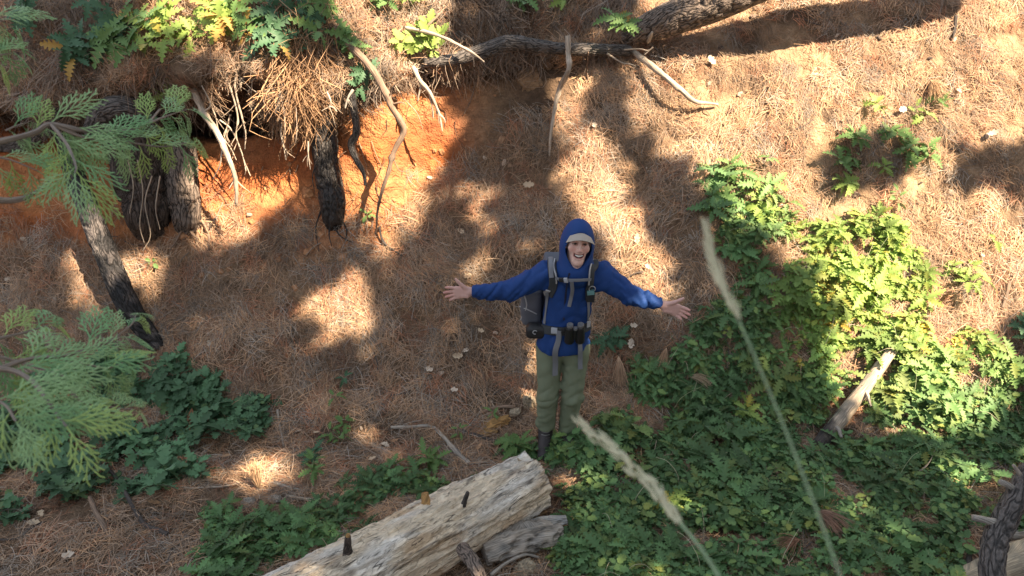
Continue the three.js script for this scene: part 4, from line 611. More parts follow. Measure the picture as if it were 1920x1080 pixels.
// ---------- dead leaves ----------
const deadLeaf = [lobedLeaf(0.085, 0.06, 3, 0.42, { per: 6, curl: -0.35, fold: 0.4 }), lobedLeaf(0.07, 0.05, 3, 0.38, { per: 6, curl: 0.4, twist: 0.8, fold: 0.3 }), lobedLeaf(0.06, 0.05, 2, 0.5, { per: 6, curl: -0.5, twist: -0.6, fold: 0.5 })];
const deadMats = [std(C(0.5, 0.38, 0.26), 0.8), std(C(0.58, 0.48, 0.38), 0.8), std(C(0.42, 0.25, 0.14), 0.8)];
[[980, 348, 0, 'pale oak leaf lying high on the shaded needle bank'], [648, 516, 1, 'pale lobed oak leaf on needles above the middle lit patch'], [800, 690, 1, 'whitish curled leaf on needles right of centre floor'], [848, 668, 0, 'pale torn leaf on needles above the whitish curled one'], [882, 657, 1, 'small pale leaf on needles below the hiker\'s right hand'], [908, 622, 0, 'pale dead leaf on needles under the hiker\'s right sleeve'], [884, 518, 0, 'crumpled pale leaf just above the hiker\'s right hand'], [870, 440, 0, 'pale leaf on the bank up and left of the hiker\'s head'], [845, 732, 1, 'pale leaf low on the bank left of the hiker\'s trousers'], [590, 815, 0, 'pale lobed leaf on the gully floor left of a lit patch'], [567, 812, 1, 'small pale leaf left of the lobed one on the gully floor'], [750, 828, 2, 'brown and white leaf between two floor sticks'], [1192, 458, 0, 'tan leaf in the sunlit streak right of the hiker\'s hood'], [1208, 498, 1, 'pale leaf on the sunlit streak above the hiker\'s left arm'], [1195, 612, 1, 'pale leaf on the bank below the hiker\'s left arm'], [1183, 635, 1, 'small whitish leaf near the dark green plant beside the hiker'], [12, 528, 1, 'pale whitish leaf at the left edge of the bank'], [395, 650, 1, 'little pale leaf right of the charred stem foot'], [80, 985, 0, 'tan leaf among seedlings at the lower left edge'], [75, 965, 0, 'tan curled leaf above another at the lower left edge'], [145, 1042, 1, 'tiny white leaf on the dark lower left floor'], [300, 950, 2, 'brownish leaf on the lower left floor by the crooked branch'], [8, 1055, 0, 'pale leaf in the lower left corner'], [895, 850, 2, 'brown leaf beside the end of the bent bleached stick'], [1340, 122, 1, 'whitish leaf on the sunlit slope right of the pale branch'], [1098, 290, 0, 'tan leaf in the sunlit streak below the dark limb'], [1115, 232, 1, 'pale leaf on the edge of the shadow streak'], [1698, 205, 1, 'pale dead leaf between two green sprigs on the right slope'], [1838, 485, 1, 'pale curled leaf on straw near the right edge'], [1790, 168, 0, 'tan leaf on straw high on the right slope'], [1848, 255, 1, 'pale leaf lying on straw right of the leafy row'], [715, 838, 1, 'pale scrap of leaf beside the curved pale stick'], [690, 870, 0, 'light scrap of leaf below the curved pale stick'], [436, 858, 2, 'brown leaf left of the lit needle tuft'], [510, 145, 2, 'curled brown leaf caught in the thatch top']].forEach(([x, y, k, label], i) => {
  const h = hit(x, y), m = mesh('dead_leaf', deadLeaf[i % 3], deadMats[k]); tag(m, label, 'leaf'); const a = rr(0, 6.28), up = h.n.clone().add(V(gauss() * 0.3, 0.1, gauss() * 0.3)).normalize();
  frame(h.p.addScaledVector(h.n, 0.035), up, V(Math.cos(a), 0.1, Math.sin(a)), rr(0.8, 1.1)).decompose(m.position, m.quaternion, m.scale);
});
// ---------- tufts of dead pine needles still held together ----------
function tuft(label, px, py, dir, len, fan, n, color, lift = 0.06) {
  const p = P(px, py, lift), g = []; const d = dir.normalize();
  for (let i = 0; i < n; i++) { const e = d.clone().add(V(gauss() * fan, gauss() * fan * 0.6, gauss() * fan)).normalize().multiplyScalar(len * rr(0.75, 1.1)), mid = e.clone().multiplyScalar(0.55).add(V(gauss() * 0.01, 0.02 + gauss() * 0.01, gauss() * 0.01)); g.push(limb([V(), mid, e], [0.0022, 0.0012], { seg: 5, rad: 3, cap: false })); }
  const geo = mergeGeometries(g), per = geo.attributes.position.count / n, tone = Array.from({ length: n }, () => rr(0.6, 1.3)); setColors(geo, (x, y, z, i) => { const k = tone[Math.floor(i / per)]; return color.map(c => c * k); });
  const m = mesh('needle_tuft', geo, needleMat); m.position.copy(p); return tag(m, label, 'needle tuft');
}
tuft('brown hanging tuft of pine needles right of the hiker\'s trousers', 1160, 668, V(0.02, -0.8, 0.75), 0.22, 0.28, 90, [0.62, 0.42, 0.28]);
tuft('brown pine needle tuft drooping above the right green cover', 1250, 652, V(-0.35, -0.75, 0.6), 0.2, 0.3, 80, [0.58, 0.38, 0.24]);
tuft('pale straw coloured needle tuft in the shaded right cover', 1290, 705, V(0.9, -0.1, 0.4), 0.18, 0.3, 70, [0.5, 0.38, 0.25]);
tuft('reddish brown needle tuft lying in the lower right cover', 1525, 955, V(0.4, 0.1, 0.8), 0.26, 0.4, 110, [0.4, 0.24, 0.17], 0.12);
tuft('second reddish needle tuft below the first in the lower right cover', 1500, 1012, V(-0.8, 0.1, 0.5), 0.2, 0.4, 60, [0.36, 0.19, 0.12], 0.1);
tuft('upright pale needle tuft in the sunlit spot on the lower left floor', 487, 920, V(-0.05, 0.9, -0.1), 0.22, 0.22, 130, [0.55, 0.36, 0.22], 0.04);
tuft('rusty needle tuft hanging among the lower left seedlings', 360, 765, V(0.05, -0.6, 0.6), 0.22, 0.25, 100, [0.42, 0.21, 0.11], 0.1);
tuft('straw tuft spreading in the sunlit top right slope', 1745, 150, V(0.1, -0.4, 0.6), 0.22, 0.5, 90, [0.5, 0.33, 0.2], 0.03);
// ---------- thatch of hanging needles, grass and hair roots along the lip ----------
{
  const strand = [0, 1, 2].map(() => { const g = []; for (let i = 0; i < 34; i++) { const x = gauss() * 0.07, z = gauss() * 0.05, l = rr(0.06, 0.26), bx = gauss() * 0.16, bz = gauss() * 0.1; const k = limb([V(x, rr(0, 0.06), z), V(x + bx * 0.4, -l * 0.5, z + bz + 0.02), V(x + bx, -l, z + bz * 0.5)], [0.0022, 0.0012], { seg: 5, rad: 3, cap: false }); const t = rr(0.5, 1.4); setColors(k, () => [t, t * 0.97, t * 0.94]); g.push(k); } return mergeGeometries(g); });
  const lists = [[], [], []];
  const dense = [[370, 500, 0.06], [40, 150, 0.9], [150, 200, 0.5], [280, 345, 0.5], [500, 525, 1.2], [525, 600, 2.6], [600, 650, 1.4], [680, 790, 0.5], [820, 1010, 1.6], [1090, 1180, 1.2]];
  scatter(60000, (p, n, k) => {
    if (k < 5.6 || k > 7.25 || p.x > 1) return; const [px] = pixel(p.x, p.y, p.z); let w = 0.12; for (const [a, b, d] of dense) if (px > a && px < b) w = d; if (R() > w * 0.13) return;
    const s = rr(0.6, 1.2) * (px > 520 && px < 605 ? 1.45 : 1), a = rr(0, 6.28), warm = px > 530 && px < 600 ? 1 : R() * 0.8; const m = new THREE.Matrix4().makeRotationFromEuler(new THREE.Euler(gauss() * 0.6, a, gauss() * 0.6)).scale(V(s, s, s)).setPosition(p.addScaledVector(n, 0.03));
    lists[Math.floor(R() * 3)].push([m, C(lerp(0.3, 0.42, warm), lerp(0.26, 0.26, warm), lerp(0.23, 0.15, warm)).multiplyScalar(rr(0.7, 1.2))]);
  });
  const grp = new THREE.Group(); grp.name = 'hanging_thatch'; tag(grp, 'thatch of dead needles and hair roots hanging over the lip of the bank', 'thatch', null, 'stuff'); scene.add(grp);
  lists.forEach((l, i) => { const m = instanced('strands', strand[i], needleMat, l); m.userData.kind = 'stuff'; grp.add(m); });
  // torn hair roots, dark and pale, hanging and forking under the lip
  const hair = []; scatter(9000, (p, n, k) => {
    if (k < 4.6 || k > 6.6 || p.x > 0.6 || hair.length > 170) return; const [px] = pixel(p.x, p.y, p.z); if (px < 20 || R() > (px > 360 && px < 860 ? 0.6 : 0.22)) return;
    const walk = (a, len, r, fork) => { const pts = [a.clone()], d = V(gauss() * 0.35, -1, 0.25 + gauss() * 0.3); const N = 6; for (let i = 0; i < N; i++) { d.add(V(gauss() * 0.55, -0.1, gauss() * 0.35 - 0.06)).normalize(); pts.push(pts[i].clone().addScaledVector(d, len / N)); } const g = limb(pts, [r, r * 0.3], { seg: 16, rad: 4, cap: false }), t = R(); const c = t < 0.45 ? [0.13, 0.085, 0.06] : t < 0.8 ? [0.36, 0.25, 0.17] : [0.55, 0.43, 0.33]; hair.push(setColors(g, () => c)); if (fork > 0) walk(pts[2 + Math.floor(R() * 3)], len * 0.55, r * 0.6, fork - 1); };
    walk(p.addScaledVector(n, 0.02), rr(0.15, 0.5), rr(0.0022, 0.006), R() < 0.6 ? 2 : 1);
  });
  for (let guard = 0, made = 0; guard < 12 && made < 46; guard++) scatter(1500, (p, n, k, bare) => { // rootlets lying against the clay
    if (k < 3.15 || k > 4.2 || p.x < -3.2 || p.x > -0.7 || made >= 46 || R() < 0.5) return; made++; const pts = [p.addScaledVector(n, 0.012)], d = V(gauss() * 0.9, -1, 0.33), len = rr(0.12, 0.4); for (let i = 0; i < 6; i++) { d.add(V(gauss() * 0.8, -0.1, 0)).normalize(); d.z = -d.y * 0.36; pts.push(pts[i].clone().addScaledVector(d, len / 6)); } const t = R(); hair.push(setColors(limb(pts, [rr(0.002, 0.0055), 0.0012], { seg: 16, rad: 4, cap: false }), () => t < 0.7 ? [0.12, 0.075, 0.05] : [0.33, 0.22, 0.14])); });
  mesh('hair_roots', mergeGeometries(hair), needleMat, grp).userData.kind = 'stuff';
}

// ---------- incense cedar boughs reaching in from the left, near the camera ----------
function cedarSpray(L, dens, seedAngle) { // flat branching spray along +x in the xz plane
  const pos = [], idx = [], col = [];
  const strip = (x0, z0, x1, z1, y0, y1, w, tone) => { const dx = x1 - x0, dz = z1 - z0, l = Math.hypot(dx, dz) || 1, nx = -dz / l * w, nz = dx / l * w, o = pos.length / 3; pos.push(x0 + nx, y0, z0 + nz, x0, y0 + w * 0.6, z0, x0 - nx, y0, z0 - nz, x1 + nx * 0.75, y1, z1 + nz * 0.75, x1, y1 + w * 0.6, z1, x1 - nx * 0.75, y1, z1 - nz * 0.75); for (let i = 0; i < 6; i++) col.push(tone * 0.95, tone, tone * 0.95); idx.push(o, o + 3, o + 1, o + 1, o + 3, o + 4, o + 1, o + 4, o + 2, o + 2, o + 4, o + 5); };
  const droop = (x, z) => -0.35 * x * x / L - 0.5 * z * z / L;
  const grow = (x, z, a, len, depth) => {
    const n = Math.max(2, Math.round(len / 0.0105)); let side = R() < 0.5 ? 1 : -1, ang = a;
    for (let i = 0; i < n; i++) {
      const st = len / n, x1 = x + Math.cos(ang) * st, z1 = z + Math.sin(ang) * st; strip(x, z, x1, z1, droop(x, z), droop(x1, z1), depth === 0 ? 0.0019 : 0.0018, rr(0.8, 1.15) * (depth === 0 ? 0.9 : 1)); x = x1; z = z1; ang += gauss() * 0.05;
      const f = 1 - i / n;
      if (depth < 2 && i > 0) { const l2 = depth === 0 ? L * 0.52 * Math.pow(f, 0.6) * rr(0.75, 1.1) + 0.012 : len * 0.45 * f * rr(0.6, 1.1) + 0.006; grow(x, z, ang + side * rr(0.42, 0.62), l2, depth + 1); side = -side; }
    }
  };
  grow(0, 0, 0, L, 0);
  return rawGeo(pos, idx, null, col);
}
const SPRAY = [cedarSpray(0.115), cedarSpray(0.095), cedarSpray(0.13)];
const cedarMats = [[0.22, 0.4, 0.19], [0.32, 0.48, 0.24], [0.36, 0.48, 0.16]].map(c => new THREE.MeshPhysicalMaterial({ color: C(...c), vertexColors: true, roughness: 0.7, side: THREE.DoubleSide, transmission: 0.15, thickness: 0, ior: 1.35 }));
const cedarBark = wood(0.33, 0.28, 0.25);
// twigs: pixel polylines with distance from the camera; sprays hang along them
function bough(label, twigs, perTwig) {
  const t = thing('cedar_bough', label, 'cedar bough');
  twigs.forEach(([pts, r, n, face, len = 1], ti) => {
    const w = pts.map(([x, y, d]) => PD(x, y, d)), c = new THREE.CatmullRomCurve3(w, false, 'catmullrom', 0.5);
    mesh('branch', limb(w, [r, r * 0.35], { seg: 26, rad: 7, bump: twigLump }), cedarBark, t);
    for (let i = 0; i < n; i++) {
      const f = n === 1 ? 1 : 0.12 + 0.88 * i / (n - 1), p = c.getPoint(f), tg = c.getTangent(f), side = i === n - 1 ? 0 : (i % 2 ? 1 : -1), toCam = CAM.clone().sub(p).normalize();
      const perp = V().crossVectors(toCam, tg).normalize();
      const dir = tg.clone().multiplyScalar(side ? rr(0.5, 0.9) : 1).addScaledVector(perp, side * rr(0.55, 1.0)).add(V(0, -0.28, 0)).addScaledVector(toCam, rr(-0.25, 0.25)).normalize();
      const up = toCam.clone().multiplyScalar(face).add(V(rr(-0.4, 0.4), 0.7 + rr(-0.3, 0.3), rr(-0.3, 0.3))).normalize();
      const s = mesh('spray', SPRAY[Math.floor(R() * 3)], cedarMats[R() < 0.5 ? 1 : R() < 0.6 ? 0 : 2], t); frame(p, up.addScaledVector(dir, -up.dot(dir)).normalize(), dir, len * rr(0.75, 1.15)).decompose(s.position, s.quaternion, s.scale);
    }
  });
  return t;
}
bough('upper cedar bough with flat grey green sprays crossing the upper left edge', [
  [[[-40, 275, 2.55], [60, 250, 2.6], [95, 232, 2.6], [150, 244, 2.6], [215, 248, 2.65], [270, 236, 2.7], [300, 205, 2.75]], 0.009, 14, 0.7],
  [[[95, 232, 2.6], [160, 258, 2.6], [230, 265, 2.65], [300, 275, 2.7], [350, 268, 2.75]], 0.005, 12, 0.7],
  [[[95, 232, 2.6], [125, 270, 2.5], [142, 310, 2.4], [140, 325, 2.35]], 0.005, 7, 1],
  [[[275, 232, 2.7], [320, 215, 2.75], [350, 205, 2.8]], 0.004, 6, 0.5],
  [[[-30, 290, 2.5], [20, 300, 2.5], [70, 320, 2.5]], 0.004, 6, 0.6],
  [[[10, 245, 2.6], [30, 236, 2.6], [55, 228, 2.65]], 0.003, 4, 0.5, 0.7],
]);
bough('lower cedar bough with long drooping sprays at the lower left edge', [
  [[[-40, 692, 2.2], [20, 694, 2.2], [60, 715, 2.15], [85, 745, 2.1], [105, 775, 2.05], [125, 800, 2.0]], 0.008, 11, 0.9],
  [[[-30, 700, 2.2], [60, 672, 2.25], [120, 668, 2.3], [180, 648, 2.35], [225, 632, 2.4]], 0.006, 9, 0.7],
  [[[100, 670, 2.3], [150, 680, 2.3], [200, 690, 2.3], [230, 680, 2.35]], 0.004, 8, 0.7],
  [[[130, 725, 2.2], [150, 752, 2.2], [200, 762, 2.25], [250, 768, 2.3]], 0.005, 9, 0.5, 0.7],
  [[[-30, 640, 2.4], [40, 625, 2.45], [90, 610, 2.5]], 0.005, 8, 0.6],
  [[[-30, 740, 2.1], [10, 760, 2.05], [30, 790, 2.0]], 0.005, 7, 1],
  [[[200, 645, 2.4], [245, 610, 2.45], [255, 590, 2.5]], 0.003, 4, 0.6, 0.7],
  [[[-20, 665, 2.3], [40, 680, 2.3], [120, 705, 2.25]], 0.005, 6, 0.7],
]);
bough('dim cedar sprays at the far left top edge', [[[[-50, 30, 2.9], [-10, 35, 2.9], [15, 45, 2.95]], 0.005, 6, 0.7], [[[-50, 110, 2.8], [-15, 105, 2.85], [20, 100, 2.9]], 0.005, 6, 0.7]]);
stick('smooth grey cedar branch curving in at the left edge below the upper bough', cedarBark, [PD(-40, 370, 2.6), PD(0, 376, 2.6), PD(40, 373, 2.6), PD(70, 358, 2.6), PD(98, 336, 2.6)], 0.013, 0.004, { name: 'cedar_branch', category: 'branch' });
// ---------- two grass stalks close to the camera, out of focus ----------
{
  const straw = std(C(0.62, 0.6, 0.42), 0.6), green = std(C(0.24, 0.34, 0.2), 0.6);
  const stalk = (label, head, stem, r) => { const t = thing('grass_stalk', label, 'grass stalk'); mesh('stem', limb(stem.map(q => PD(...q)), [r * 0.26, r * 0.3], { seg: 30, rad: 6 }), green, t);
    const c = new THREE.CatmullRomCurve3(head.map(q => PD(...q))), g = []; const n = 130;
    for (let i = 0; i < n; i++) { const f = i / n, p = c.getPoint(f), d = c.getTangent(f).negate().add(V(gauss() * 0.25, gauss() * 0.25, gauss() * 0.25)).normalize(); const w = r * 0.32 * (0.5 + 0.9 * Math.sin(Math.PI * (0.15 + 0.75 * f))); p.add(V(gauss(), gauss(), gauss()).multiplyScalar(w * 2.2)); g.push(limb([p, p.clone().addScaledVector(d, 0.006), p.clone().addScaledVector(d, 0.016)], [w * 0.4, w * 0.5, 0.0004], { seg: 4, rad: 5 })); }
    mesh('seed_head', mergeGeometries(g), straw, t); };
  stalk('blurred pale grass seed head in front, running from the hiker\'s boots to the bottom edge', [[1090, 796, 1.0], [1150, 843, 0.98], [1210, 900, 0.96], [1255, 955, 0.94], [1280, 988, 0.93]], [[1275, 980, 0.93], [1315, 1030, 0.91], [1350, 1085, 0.9], [1370, 1130, 0.89]], 0.0062);
  stalk('blurred pale grass seed head in front of the right green cover', [[1325, 432, 0.85], [1340, 500, 0.84], [1362, 550, 0.83], [1385, 600, 0.82]], [[1384, 598, 0.82], [1420, 680, 0.81], [1470, 800, 0.8], [1525, 940, 0.79], [1590, 1120, 0.78]], 0.0042);
}

// ---------- the hiker ----------
function nets(f, lo, hi, h) { // surface nets over a signed distance
  const nx = Math.ceil((hi[0] - lo[0]) / h) + 1, ny = Math.ceil((hi[1] - lo[1]) / h) + 1, nz = Math.ceil((hi[2] - lo[2]) / h) + 1, v = new Float32Array(nx * ny * nz);
  for (let k = 0, o = 0; k < nz; k++) for (let j = 0; j < ny; j++) for (let i = 0; i < nx; i++, o++) v[o] = f(lo[0] + i * h, lo[1] + j * h, lo[2] + k * h);
  const at = (i, j, k) => (k * ny + j) * nx + i, id = new Int32Array(nx * ny * nz).fill(-1), pos = [], idx = [];
  for (let k = 0; k < nz - 1; k++) for (let j = 0; j < ny - 1; j++) for (let i = 0; i < nx - 1; i++) {
    let n = 0, sx = 0, sy = 0, sz = 0, neg = 0; const c = [];
    for (let b = 0; b < 8; b++) { const q = v[at(i + (b & 1), j + (b >> 1 & 1), k + (b >> 2))]; c.push(q); if (q < 0) neg++; }
    if (neg === 0 || neg === 8) continue;
    for (let a = 0; a < 8; a++) for (const bit of [1, 2, 4]) if (!(a & bit)) { const b = a | bit; if ((c[a] < 0) !== (c[b] < 0)) { const t = c[a] / (c[a] - c[b]); sx += (a & 1) + (bit === 1 ? t : 0); sy += (a >> 1 & 1) + (bit === 2 ? t : 0); sz += (a >> 2) + (bit === 4 ? t : 0); n++; } }
    id[at(i, j, k)] = pos.length / 3; pos.push(lo[0] + (i + sx / n) * h, lo[1] + (j + sy / n) * h, lo[2] + (k + sz / n) * h);
  }
  const quad = (a, b, c, d, flip) => { if (a < 0 || b < 0 || c < 0 || d < 0) return; flip ? idx.push(a, c, b, a, d, c) : idx.push(a, b, c, a, c, d); };
  for (let k = 1; k < nz - 1; k++) for (let j = 1; j < ny - 1; j++) for (let i = 1; i < nx - 1; i++) {
    const s = v[at(i, j, k)] < 0;
    if (s !== v[at(i + 1, j, k)] < 0) quad(id[at(i, j - 1, k - 1)], id[at(i, j, k - 1)], id[at(i, j, k)], id[at(i, j - 1, k)], !s);
    if (s !== v[at(i, j + 1, k)] < 0) quad(id[at(i - 1, j, k - 1)], id[at(i - 1, j, k)], id[at(i, j, k)], id[at(i, j, k - 1)], !s);
    if (s !== v[at(i, j, k + 1)] < 0) quad(id[at(i - 1, j - 1, k)], id[at(i, j - 1, k)], id[at(i, j, k)], id[at(i - 1, j, k)], !s);
  }
  return rawGeo(pos, idx);
}
const smin = (a, b, k) => { const h = Math.max(k - Math.abs(a - b), 0) / k; return Math.min(a, b) - h * h * k * 0.25; };
const smax = (a, b, k) => -smin(-a, -b, k);
const cone = (x, y, z, A, B, ra, rb) => { const bx = B[0] - A[0], by = B[1] - A[1], bz = B[2] - A[2], px = x - A[0], py = y - A[1], pz = z - A[2], t = clamp((px * bx + py * by + pz * bz) / (bx * bx + by * by + bz * bz)); return Math.hypot(px - bx * t, py - by * t, pz - bz * t) - lerp(ra, rb, t); };
const ell = (x, y, z, c, r) => { const a = (x - c[0]) / r[0], b = (y - c[1]) / r[1], d = (z - c[2]) / r[2], k = Math.hypot(a, b, d); return (k - 1) * Math.min(r[0], r[1], r[2]) * (0.6 + 0.4 * k > 1 ? 1 : 1); };
// joints (metres; feet on the ground at the origin, facing +z)
const J = { neck: [0.105, 1.5, -0.01], shR: [-0.07, 1.447, -0.01], shL: [0.28, 1.442, -0.01], elR: [-0.335, 1.345, 0.03], elL: [0.482, 1.324, 0.05], wrR: [-0.575, 1.367, 0.08], wrL: [0.692, 1.287, 0.12], chest: [0.09, 1.34, -0.02], waist: [0.06, 1.08, -0.01], hip: [0.052, 0.93, 0], hipR: [-0.04, 0.88, 0], hipL: [0.145, 0.88, 0], knR: [-0.047, 0.5, 0.045], knL: [0.128, 0.5, 0.05], anR: [-0.052, 0.11, 0], anL: [0.1, 0.11, -0.01] };
const headM = new THREE.Matrix4().makeTranslation(0.122, 1.684, 0.03).multiply(new THREE.Matrix4().makeRotationFromEuler(new THREE.Euler(-0.34, 0.07, -0.11, 'YXZ')));
const headI = headM.clone().invert().elements, loc = (x, y, z) => [headI[0] * x + headI[4] * y + headI[8] * z + headI[12], headI[1] * x + headI[5] * y + headI[9] * z + headI[13], headI[2] * x + headI[6] * y + headI[10] * z + headI[14]];
const headPt = (x, y, z) => V(x, y, z).applyMatrix4(headM);
// head in its own axes: x to the picture's right, y up, z out of the face
function headSDF(x, y, z) {
  const ax = Math.abs(x);
  let d = ell(x, y, z, [0, 0.045, -0.018], [0.076, 0.088, 0.098]);
  d = smin(d, ell(x, y, z, [0, -0.038, 0.022], [0.054, 0.092, 0.066]), 0.05);
  d = smin(d, cone(ax, y, z, [0.0, -0.112, 0.062], [0.014, -0.104, 0.054], 0.018, 0.016), 0.03);
  d = smin(d, ell(ax, y, z, [0.04, -0.018, 0.056], [0.027, 0.024, 0.025]), 0.022);
  d = smin(d, cone(ax, y, z, [0.006, 0.036, 0.083], [0.04, 0.036, 0.066], 0.011, 0.01), 0.02);
  d = smax(d, -ell(ax, y, z, [0.031, 0.013, 0.094], [0.02, 0.013, 0.019]), 0.012);
  d = smin(d, cone(x, y, z, [0, 0.026, 0.086], [0, -0.028, 0.111], 0.008, 0.0125), 0.012);
  d = smin(d, ell(ax, y, z, [0.0125, -0.032, 0.1], [0.009, 0.009, 0.01]), 0.008);
  const my = -0.066 + 13 * ax * ax; // smiling mouth, corners up
  d = smax(d, -(Math.max(Math.hypot((y - my) * 0.8, (z - 0.094) * 0.45) - 0.0095 * (1 - 0.5 * (ax / 0.034) ** 2), ax - 0.033)), 0.004);
  const ly = y - (-0.084 + 15 * ax * ax); d = smin(d, Math.max(Math.hypot(ly, z - 0.084 + 9 * ax * ax) - 0.0055, ax - 0.026), 0.008);
  d = smin(d, ell(ax, y, z, [0.077, 0.0, -0.02], [0.012, 0.032, 0.02]), 0.01);
  return smin(d, cone(x, y, z, [0, -0.05, -0.03], [0, -0.2, -0.01], 0.055, 0.06), 0.03);
}
const skinCol = [0.74, 0.49, 0.41];
const headGeo = nets(headSDF, [-0.1, -0.19, -0.13], [0.1, 0.145, 0.135], 0.0032);
setColors(headGeo, (x, y, z) => { const ax = Math.abs(x), my = -0.068 + 12 * ax * ax, c0 = 1 + 0.14 * fbm(x * 40, y * 40, z * 40, 3), c = skinCol.map(q => q * c0); const mix = (t, k) => c.forEach((q, i) => { c[i] = lerp(q, t[i], clamp(k)); });
  mix([0.62, 0.27, 0.22], 0.5 * sstep(0.03, 0.01, Math.hypot(ax - 0.042, y + 0.022))); mix([0.64, 0.3, 0.25], 0.5 * sstep(0.018, 0.008, Math.hypot(x, y + 0.03)) * sstep(0.09, 0.1, z));
  if (z > 0.06) { mix([0.58, 0.25, 0.22], sstep(0.0165, 0.012, Math.abs(y - my)) * sstep(0.038, 0.032, ax)); mix([0.1, 0.03, 0.03], z < 0.087 ? sstep(0.012, 0.009, Math.abs(y - my)) * sstep(0.035, 0.03, ax) : 0);
    mix([0.13, 0.08, 0.05], 0.85 * sstep(0.007, 0.0045, Math.abs(y - 0.04 + 4 * (ax - 0.03) ** 2)) * sstep(0.01, 0.014, ax) * sstep(0.052, 0.044, ax)); mix([0.3, 0.16, 0.12], 0.7 * sstep(0.012, 0.006, Math.abs(y - 0.013)) * sstep(0.02, 0.012, Math.abs(ax - 0.031))); }
  return c; });
headGeo.applyMatrix4(headM);
function handGeo(W, dir, thumb, spread, curlK, s = 1) { // wrist, towards the fingers, towards the thumb
  const a = dir.clone().normalize(), t = thumb.clone().addScaledVector(a, -thumb.dot(a)).normalize(); let n = V().crossVectors(a, t); if (n.z < 0) n.negate();
  const caps = [], K = [[0.086, 0.03], [0.092, 0.009], [0.088, -0.012], [0.079, -0.031]], LEN = [0.07, 0.078, 0.072, 0.056];
  const A = (x, y, z) => [x, y, z];
  K.forEach(([x, y], i) => { caps.push([A(0.005, y * 0.55, 0), A(x, y, 0), 0.0155, 0.0125]);
    let p = [x, y, 0], an = spread[i], cu = curlK[i]; const L = LEN[i]; [0.45, 0.3, 0.25].forEach((q, k) => { const l = L * q, e = [p[0] + Math.cos(an) * Math.cos(cu) * l, p[1] + Math.sin(an) * Math.cos(cu) * l, p[2] + Math.sin(cu) * l]; caps.push([p, e, [0.0097, 0.0088, 0.008][k], [0.0088, 0.008, 0.007][k]]); p = e; cu += curlK[i]; }); });
  let p = [0.022, 0.022, 0.006]; [[0.032, 0.032, 0.01, 0.0155, 0.0125], [0.02, 0.026, 0.006, 0.0118, 0.01], [0.014, 0.018, 0.0, 0.0098, 0.0078]].forEach(([x, y, z, r0, r1]) => { const e = [p[0] + x, p[1] + y, p[2] + z]; caps.push([p, e, r0, r1]); p = e; });
  caps.push([A(-0.06, 0, 0), A(0.012, 0, 0), 0.027, 0.025]); caps.push([A(0.02, -0.025, 0.008), A(0.05, -0.022, 0.006), 0.016, 0.014]);
  const f = (x, y, z) => { let d = 1; caps.forEach((c, i) => { d = smin(d, cone(x, y, z, c[0], c[1], c[2], c[3]), i % 4 === 0 && i < 16 ? 0.02 : 0.007); }); return d; };
  const g = nets(f, [-0.07, -0.09, -0.04], [0.19, 0.12, 0.075], 0.003);
  setColors(g, x => { const k = sstep(0.1, 0.17, x); return [lerp(0.66, 0.68, k), lerp(0.41, 0.34, k), lerp(0.36, 0.3, k)]; });
  const m = new THREE.Matrix4().makeBasis(a.clone().multiplyScalar(s), t.clone().multiplyScalar(s), n.multiplyScalar(s)).setPosition(W);
  g.applyMatrix4(m); if (m.determinant() < 0) { const ix = g.index.array; for (let i = 0; i < ix.length; i += 3) { const q = ix[i]; ix[i] = ix[i + 1]; ix[i + 1] = q; } g.computeVertexNormals(); } return g;
}
const handR = handGeo(V(...J.wrR), V(-1, 0.0, 0.12), V(-0.1, 1, -0.15), [0.2, 0.02, -0.1, -0.22], [0.12, 0.14, 0.14, 0.16], 1.02);
const handL = handGeo(V(...J.wrL), V(1, -0.3, 0.2), V(0.3, 1, 0.0), [0.08, 0.01, -0.06, -0.14], [0.14, 0.16, 0.18, 0.2], 1.07);
const torsoSDF = (x, y, z, g) => { const q = z * 1.42; // g: how far the cloth stands off
  let d = cone(x, y, q, [J.chest[0], J.chest[1], J.chest[2] * 1.4], [J.waist[0], J.waist[1], 0], 0.15 + g, 0.135 + g);
  d = smin(d, cone(x, y, q, [J.waist[0], J.waist[1], 0], [J.hip[0], J.hip[1], 0.01], 0.135 + g, 0.15 + g), 0.05);
  return smin(d, cone(x, y, z, J.shR, J.shL, 0.062 + g, 0.062 + g), 0.06); };
const armSDF = (x, y, z, g, k) => { let d = smin(cone(x, y, z, J.shR, J.elR, 0.05 + g * 1.55, 0.042 + g), cone(x, y, z, J.elR, J.wrR, 0.042 + g, 0.028 + g * k), 0.03); return Math.min(d, smin(cone(x, y, z, J.shL, J.elL, 0.05 + g * 1.55, 0.042 + g), cone(x, y, z, J.elL, J.wrL, 0.042 + g, 0.028 + g * k), 0.03)); };
const legSDF = (x, y, z, g, k = 1) => { let d = smin(cone(x, y, z, J.hipR, J.knR, 0.075 + g, 0.055 + g), cone(x, y, z, J.knR, J.anR, 0.055 + g, 0.04 + g * k), 0.03); return smin(d, smin(cone(x, y, z, J.hipL, J.knL, 0.075 + g, 0.055 + g), cone(x, y, z, J.knL, J.anL, 0.055 + g, 0.04 + g * k), 0.03), 0.02); };
const innerGeo = nets((x, y, z) => { let d = smin(torsoSDF(x, y, z, -0.022), armSDF(x, y, z, -0.004, 1), 0.03); d = smin(d, legSDF(x, y, z, -0.012), 0.03); d = smin(d, cone(x, y, z, [0.1, 1.45, -0.01], [0.115, 1.54, 0.0], 0.06, 0.056), 0.03); return smin(d, Math.min(cone(x, y, z, J.anR, [-0.068, 0.05, 0.13], 0.036, 0.03), cone(x, y, z, J.anL, [0.112, 0.05, 0.12], 0.036, 0.03)), 0.02); }, [-0.66, 0.0, -0.2], [0.78, 1.6, 0.24], 0.013);
